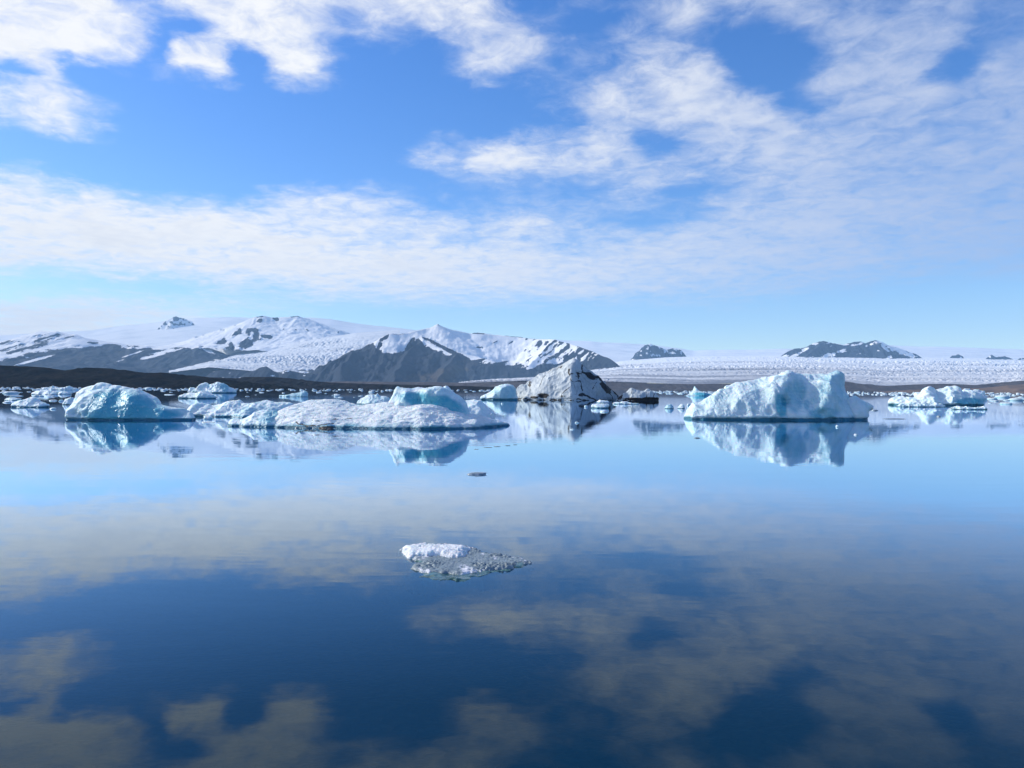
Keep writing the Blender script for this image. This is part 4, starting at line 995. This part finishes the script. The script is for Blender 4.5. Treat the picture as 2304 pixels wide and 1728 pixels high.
PUFFS = [(110, 45, 190, 75, 12, .86), (55, 120, 75, 34, 25, .8), (265, 90, 75, 36, 20, .7), (160, 150, 60, 20, 8, .0), (20, 163, 60, 13, 14, .0), (370, 55, 34, 34, 30, .12), (300, 5, 30, 14, 0, .3),
    (440, 142, 100, 40, 12, .85), (560, 40, 200, 48, 20, .8), (645, 125, 60, 46, 40, .85), (560, 138, 66, 16, 28, .08), (348, 140, 26, 60, 15, .0), (440, 86, 80, 14, 22, .0), (556, 150, 50, 26, 30, .0), (720, 190, 28, 12, 25, .35), (395, 85, 60, 12, 30, .15),
    (80, 232, 125, 42, 18, .72), (225, 290, 60, 16, 35, .40), (980, 20, 140, 34, 5, .7), (1000, 45, 40, 30, 30, .6), (800, 60, 110, 40, 15, .45),
    (1110, 120, 90, 60, -10, .6), (1130, 355, 112, 36, 0, .78), (965, 348, 60, 18, 0, .5), (1050, 300, 90, 16, 0, .05), (1350, 345, 60, 42, -30, .65), (1290, 290, 34, 30, 0, .12),
    (1540, 195, 120, 60, 10, .78), (1740, 270, 110, 60, 0, .74), (1380, 230, 90, 40, -20, .6), (1720, 130, 125, 60, -8, .0), (1790, 228, 55, 30, 20, .08), (2150, 150, 70, 50, -20, .02),
    (1990, 120, 200, 60, -25, .58), (2040, 215, 110, 56, 0, .68), (2240, 170, 80, 60, -20, .6), (1460, 322, 50, 20, 20, .12), (1620, 412, 150, 13, -10, .18), (1430, 512, 90, 15, 0, .14), (1330, 430, 60, 20, 0, .2),
    (1500, 380, 120, 30, 0, .55), (1240, 420, 110, 18, 0, .2), (1170, 505, 60, 12, 0, .7), (720, 455, 130, 24, 5, .62), (620, 435, 60, 14, 0, .5)]
def cover(px, py):
    c = np.clip(px / 96, 0, 23.999); r = np.clip(py / 50, 0, 15.999)
    i, j = np.floor(r).astype(int), np.floor(c).astype(int); a, b = r - i, c - j
    base = (TAB[i, j] * (1 - a) * (1 - b) + TAB[i + 1, j] * a * (1 - b) + TAB[i, j + 1] * (1 - a) * b + TAB[i + 1, j + 1] * a * b)
    for cx, cy, rx, ry, ang, lev in PUFFS:
        q = math.radians(ang); dx, dy = px - cx, py - cy
        m = np.exp(-np.maximum(0, np.hypot((dx * math.cos(q) + dy * math.sin(q)) / rx, (-dx * math.sin(q) + dy * math.cos(q)) / ry) - 0.55) ** 2 * 5.0)
        base = base * (1 - m) + lev * m
    return base

def sky():
    w = bpy.data.worlds.new('World'); scene.world = w; w.use_nodes = True
    t = NT(w.node_tree); t.n.clear()
    out = t.new('ShaderNodeOutputWorld')
    sk = t.new('ShaderNodeTexSky', sky_type='NISHITA', sun_disc=False, sun_elevation=SUN_EL, sun_rotation=SUN_AZ, air_density=1.0, dust_density=0.3, ozone_density=4.0, altitude=0.0)
    d = t.new('ShaderNodeTexCoord').outputs['Generated']
    sp = t.new('ShaderNodeSeparateXYZ', {0: d}).outputs
    zc = t.math('ADD', t.math('ABSOLUTE', sp[2]), 0.10)
    pl = t.new('ShaderNodeCombineXYZ', {0: t.math('DIVIDE', sp[0], zc), 1: t.math('DIVIDE', sp[1], zc), 2: 0.0}).outputs[0]
    warp = t.new('ShaderNodeTexNoise', {'Vector': pl, 'Scale': 3.2, 'Detail': 8.0, 'Roughness': 0.62}).outputs[1]
    ws = t.new('ShaderNodeSeparateXYZ', {0: warp}).outputs
    D2 = 180 / math.pi
    az = t.math('MULTIPLY', t.math('ARCTAN2', sp[0], t.math('ABSOLUTE', sp[1])), D2)
    el = t.math('MULTIPLY', t.math('ARCSINE', sp[2]), D2)
    az = t.math('ADD', az, t.math('MULTIPLY', t.math('SUBTRACT', ws[0], 0.5), 6.0))
    elw = t.math('MULTIPLY', t.math('SUBTRACT', ws[1], 0.5), t.math('ADD', 1.2, t.math('MULTIPLY', el, 0.14)))
    el = t.math('ADD', el, elw)
    el = t.math('MAXIMUM', t.math('MINIMUM', el, 27.4), 0.0)
    STEP = 1.1; NR = 26; HALF = 36.0
    us = [t.math('DIVIDE', t.math('ADD', az, HALF), HALF, clamp=True), t.math('DIVIDE', az, HALF, clamp=True)]
    right = t.math('GREATER_THAN', az, 0.0)
    acc = None
    for k in range(NR):
        e = math.radians(k * STEP)
        sides = []
        for a0, u in ((-HALF, us[0]), (0.0, us[1])):
            ar = np.radians(np.linspace(a0, a0 + HALF, 32))
            px = HX + F * np.tan(ar); py = HY - F * math.tan(e) / np.cos(ar) + 0.0056 * (px - HX)
            sides.append(t.ramp(u, [((i / 31.0), (float(v),) * 3) for i, v in enumerate(cover(px, py))], 'LINEAR'))
        rp = t.math('ADD', t.math('MULTIPLY', sides[0], t.math('SUBTRACT', 1.0, right)), t.math('MULTIPLY', sides[1], right))
        wgt = t.math('SUBTRACT', 1.0, t.math('ABSOLUTE', t.math('SUBTRACT', t.math('DIVIDE', el, STEP), float(k))), clamp=True)
        acc = t.math('MULTIPLY', rp, wgt) if acc is None else t.math('MULTIPLY_ADD', rp, wgt, acc)
    acc = t.math('MULTIPLY', acc, t.math('MULTIPLY', t.math('MULTIPLY_ADD', t.smooth(sp[1], -0.05, 0.45), 0.35, 0.65), t.math('SUBTRACT', 1.0, t.math('MULTIPLY', t.smooth(sp[2], 0.50, 0.75), 0.45))))  # thins unseen clouds behind and overhead for a dimmer, bluer fill light
    n1 = t.noise(pl, 2.6, 12, 0.60, 0.6)
    n2 = t.noise(t.map(pl, (1, 1, 1), (0, 0, 0.6)), 11.0, 10, 0.66, 0.5)
    dn = t.math('ADD', t.math('MULTIPLY', t.math('SUBTRACT', n1, 0.5), 1.2), t.math('MULTIPLY', t.math('SUBTRACT', n2, 0.5), 1.45))
    c = t.math('ADD', acc, t.math('MULTIPLY', dn, t.math('ADD', 0.30, t.math('MULTIPLY', acc, 0.55))))
    dens = t.smooth(c, 0.13, 0.93)
    # cloud brightness: white by the sun, greyer away from it, soft grey bellies where thick
    sunv = t.new('ShaderNodeVectorMath', {0: d, 1: tuple(S)}, operation='DOT_PRODUCT').outputs['Value']
    br = t.smooth(sunv, -0.35, 0.65)
    dens = t.math('MULTIPLY', dens, t.math('MULTIPLY_ADD', br, 0.12, 0.86))
    ccol = t.mix(br, (0.36, 0.46, 0.72), (1.0, 1.0, 1.0))
    belly = t.math('MULTIPLY', t.smooth(n1, 0.46, 0.70), t.smooth(acc, 0.55, 0.95))
    ccol = t.mix(t.math('MULTIPLY', belly, 0.30), ccol, (0.70, 0.73, 0.80))
    ccol = t.mix(t.math('MULTIPLY', t.smooth(n2, 0.62, 0.38), 0.16), ccol, (0.62, 0.68, 0.82))
    hsv = t.new('ShaderNodeHueSaturation', {'Color': sk.outputs[0], 'Hue': 0.512, 'Saturation': 1.28, 'Value': 1.0}).outputs[0]
    b1 = t.new('ShaderNodeBackground', {'Color': hsv, 'Strength': 0.145})
    b2 = t.new('ShaderNodeBackground', {'Color': ccol, 'Strength': 0.85})
    mx = t.new('ShaderNodeMixShader', {0: dens, 1: b1.outputs[0], 2: b2.outputs[0]})
    t.l.new(mx.outputs[0], out.inputs['Surface'])
sky()

def haze():
    m, t, out = material('thin_blue_haze')
    v = t.new('ShaderNodeVolumePrincipled', {'Color': (0.42, 0.70, 1.0, 1), 'Density': 0.000052, 'Anisotropy': 0.0})
    t.l.new(v.outputs[0], out.inputs['Volume'])
    x0, x1, y0, y1, z0, z1 = -9400, 9400, -420, 11450, -14, 1090
    V = [(x, y, z) for x in (x0, x1) for y in (y0, y1) for z in (z0, z1)]
    Q = [(0, 1, 3, 2), (4, 6, 7, 5), (0, 4, 5, 1), (2, 3, 7, 6), (0, 2, 6, 4), (1, 5, 7, 3)]
    me = mesh_from('haze', V, Q, None, False)
    tag(link('haze', me, m), 'thin blue haze over the lagoon', 'haze', None, 'stuff')
haze()

# ------------------------------------------------------------------ render settings
scene.view_settings.view_transform = 'Standard'
scene.view_settings.look = 'None'
scene.view_settings.exposure = 0.3
scene.view_settings.gamma = 1.0
scene.cycles.use_denoising = True
scene.cycles.max_bounces = 8
scene.cycles.diffuse_bounces = 3
scene.cycles.glossy_bounces = 3
scene.cycles.transparent_max_bounces = 8
scene.cycles.volume_bounces = 1
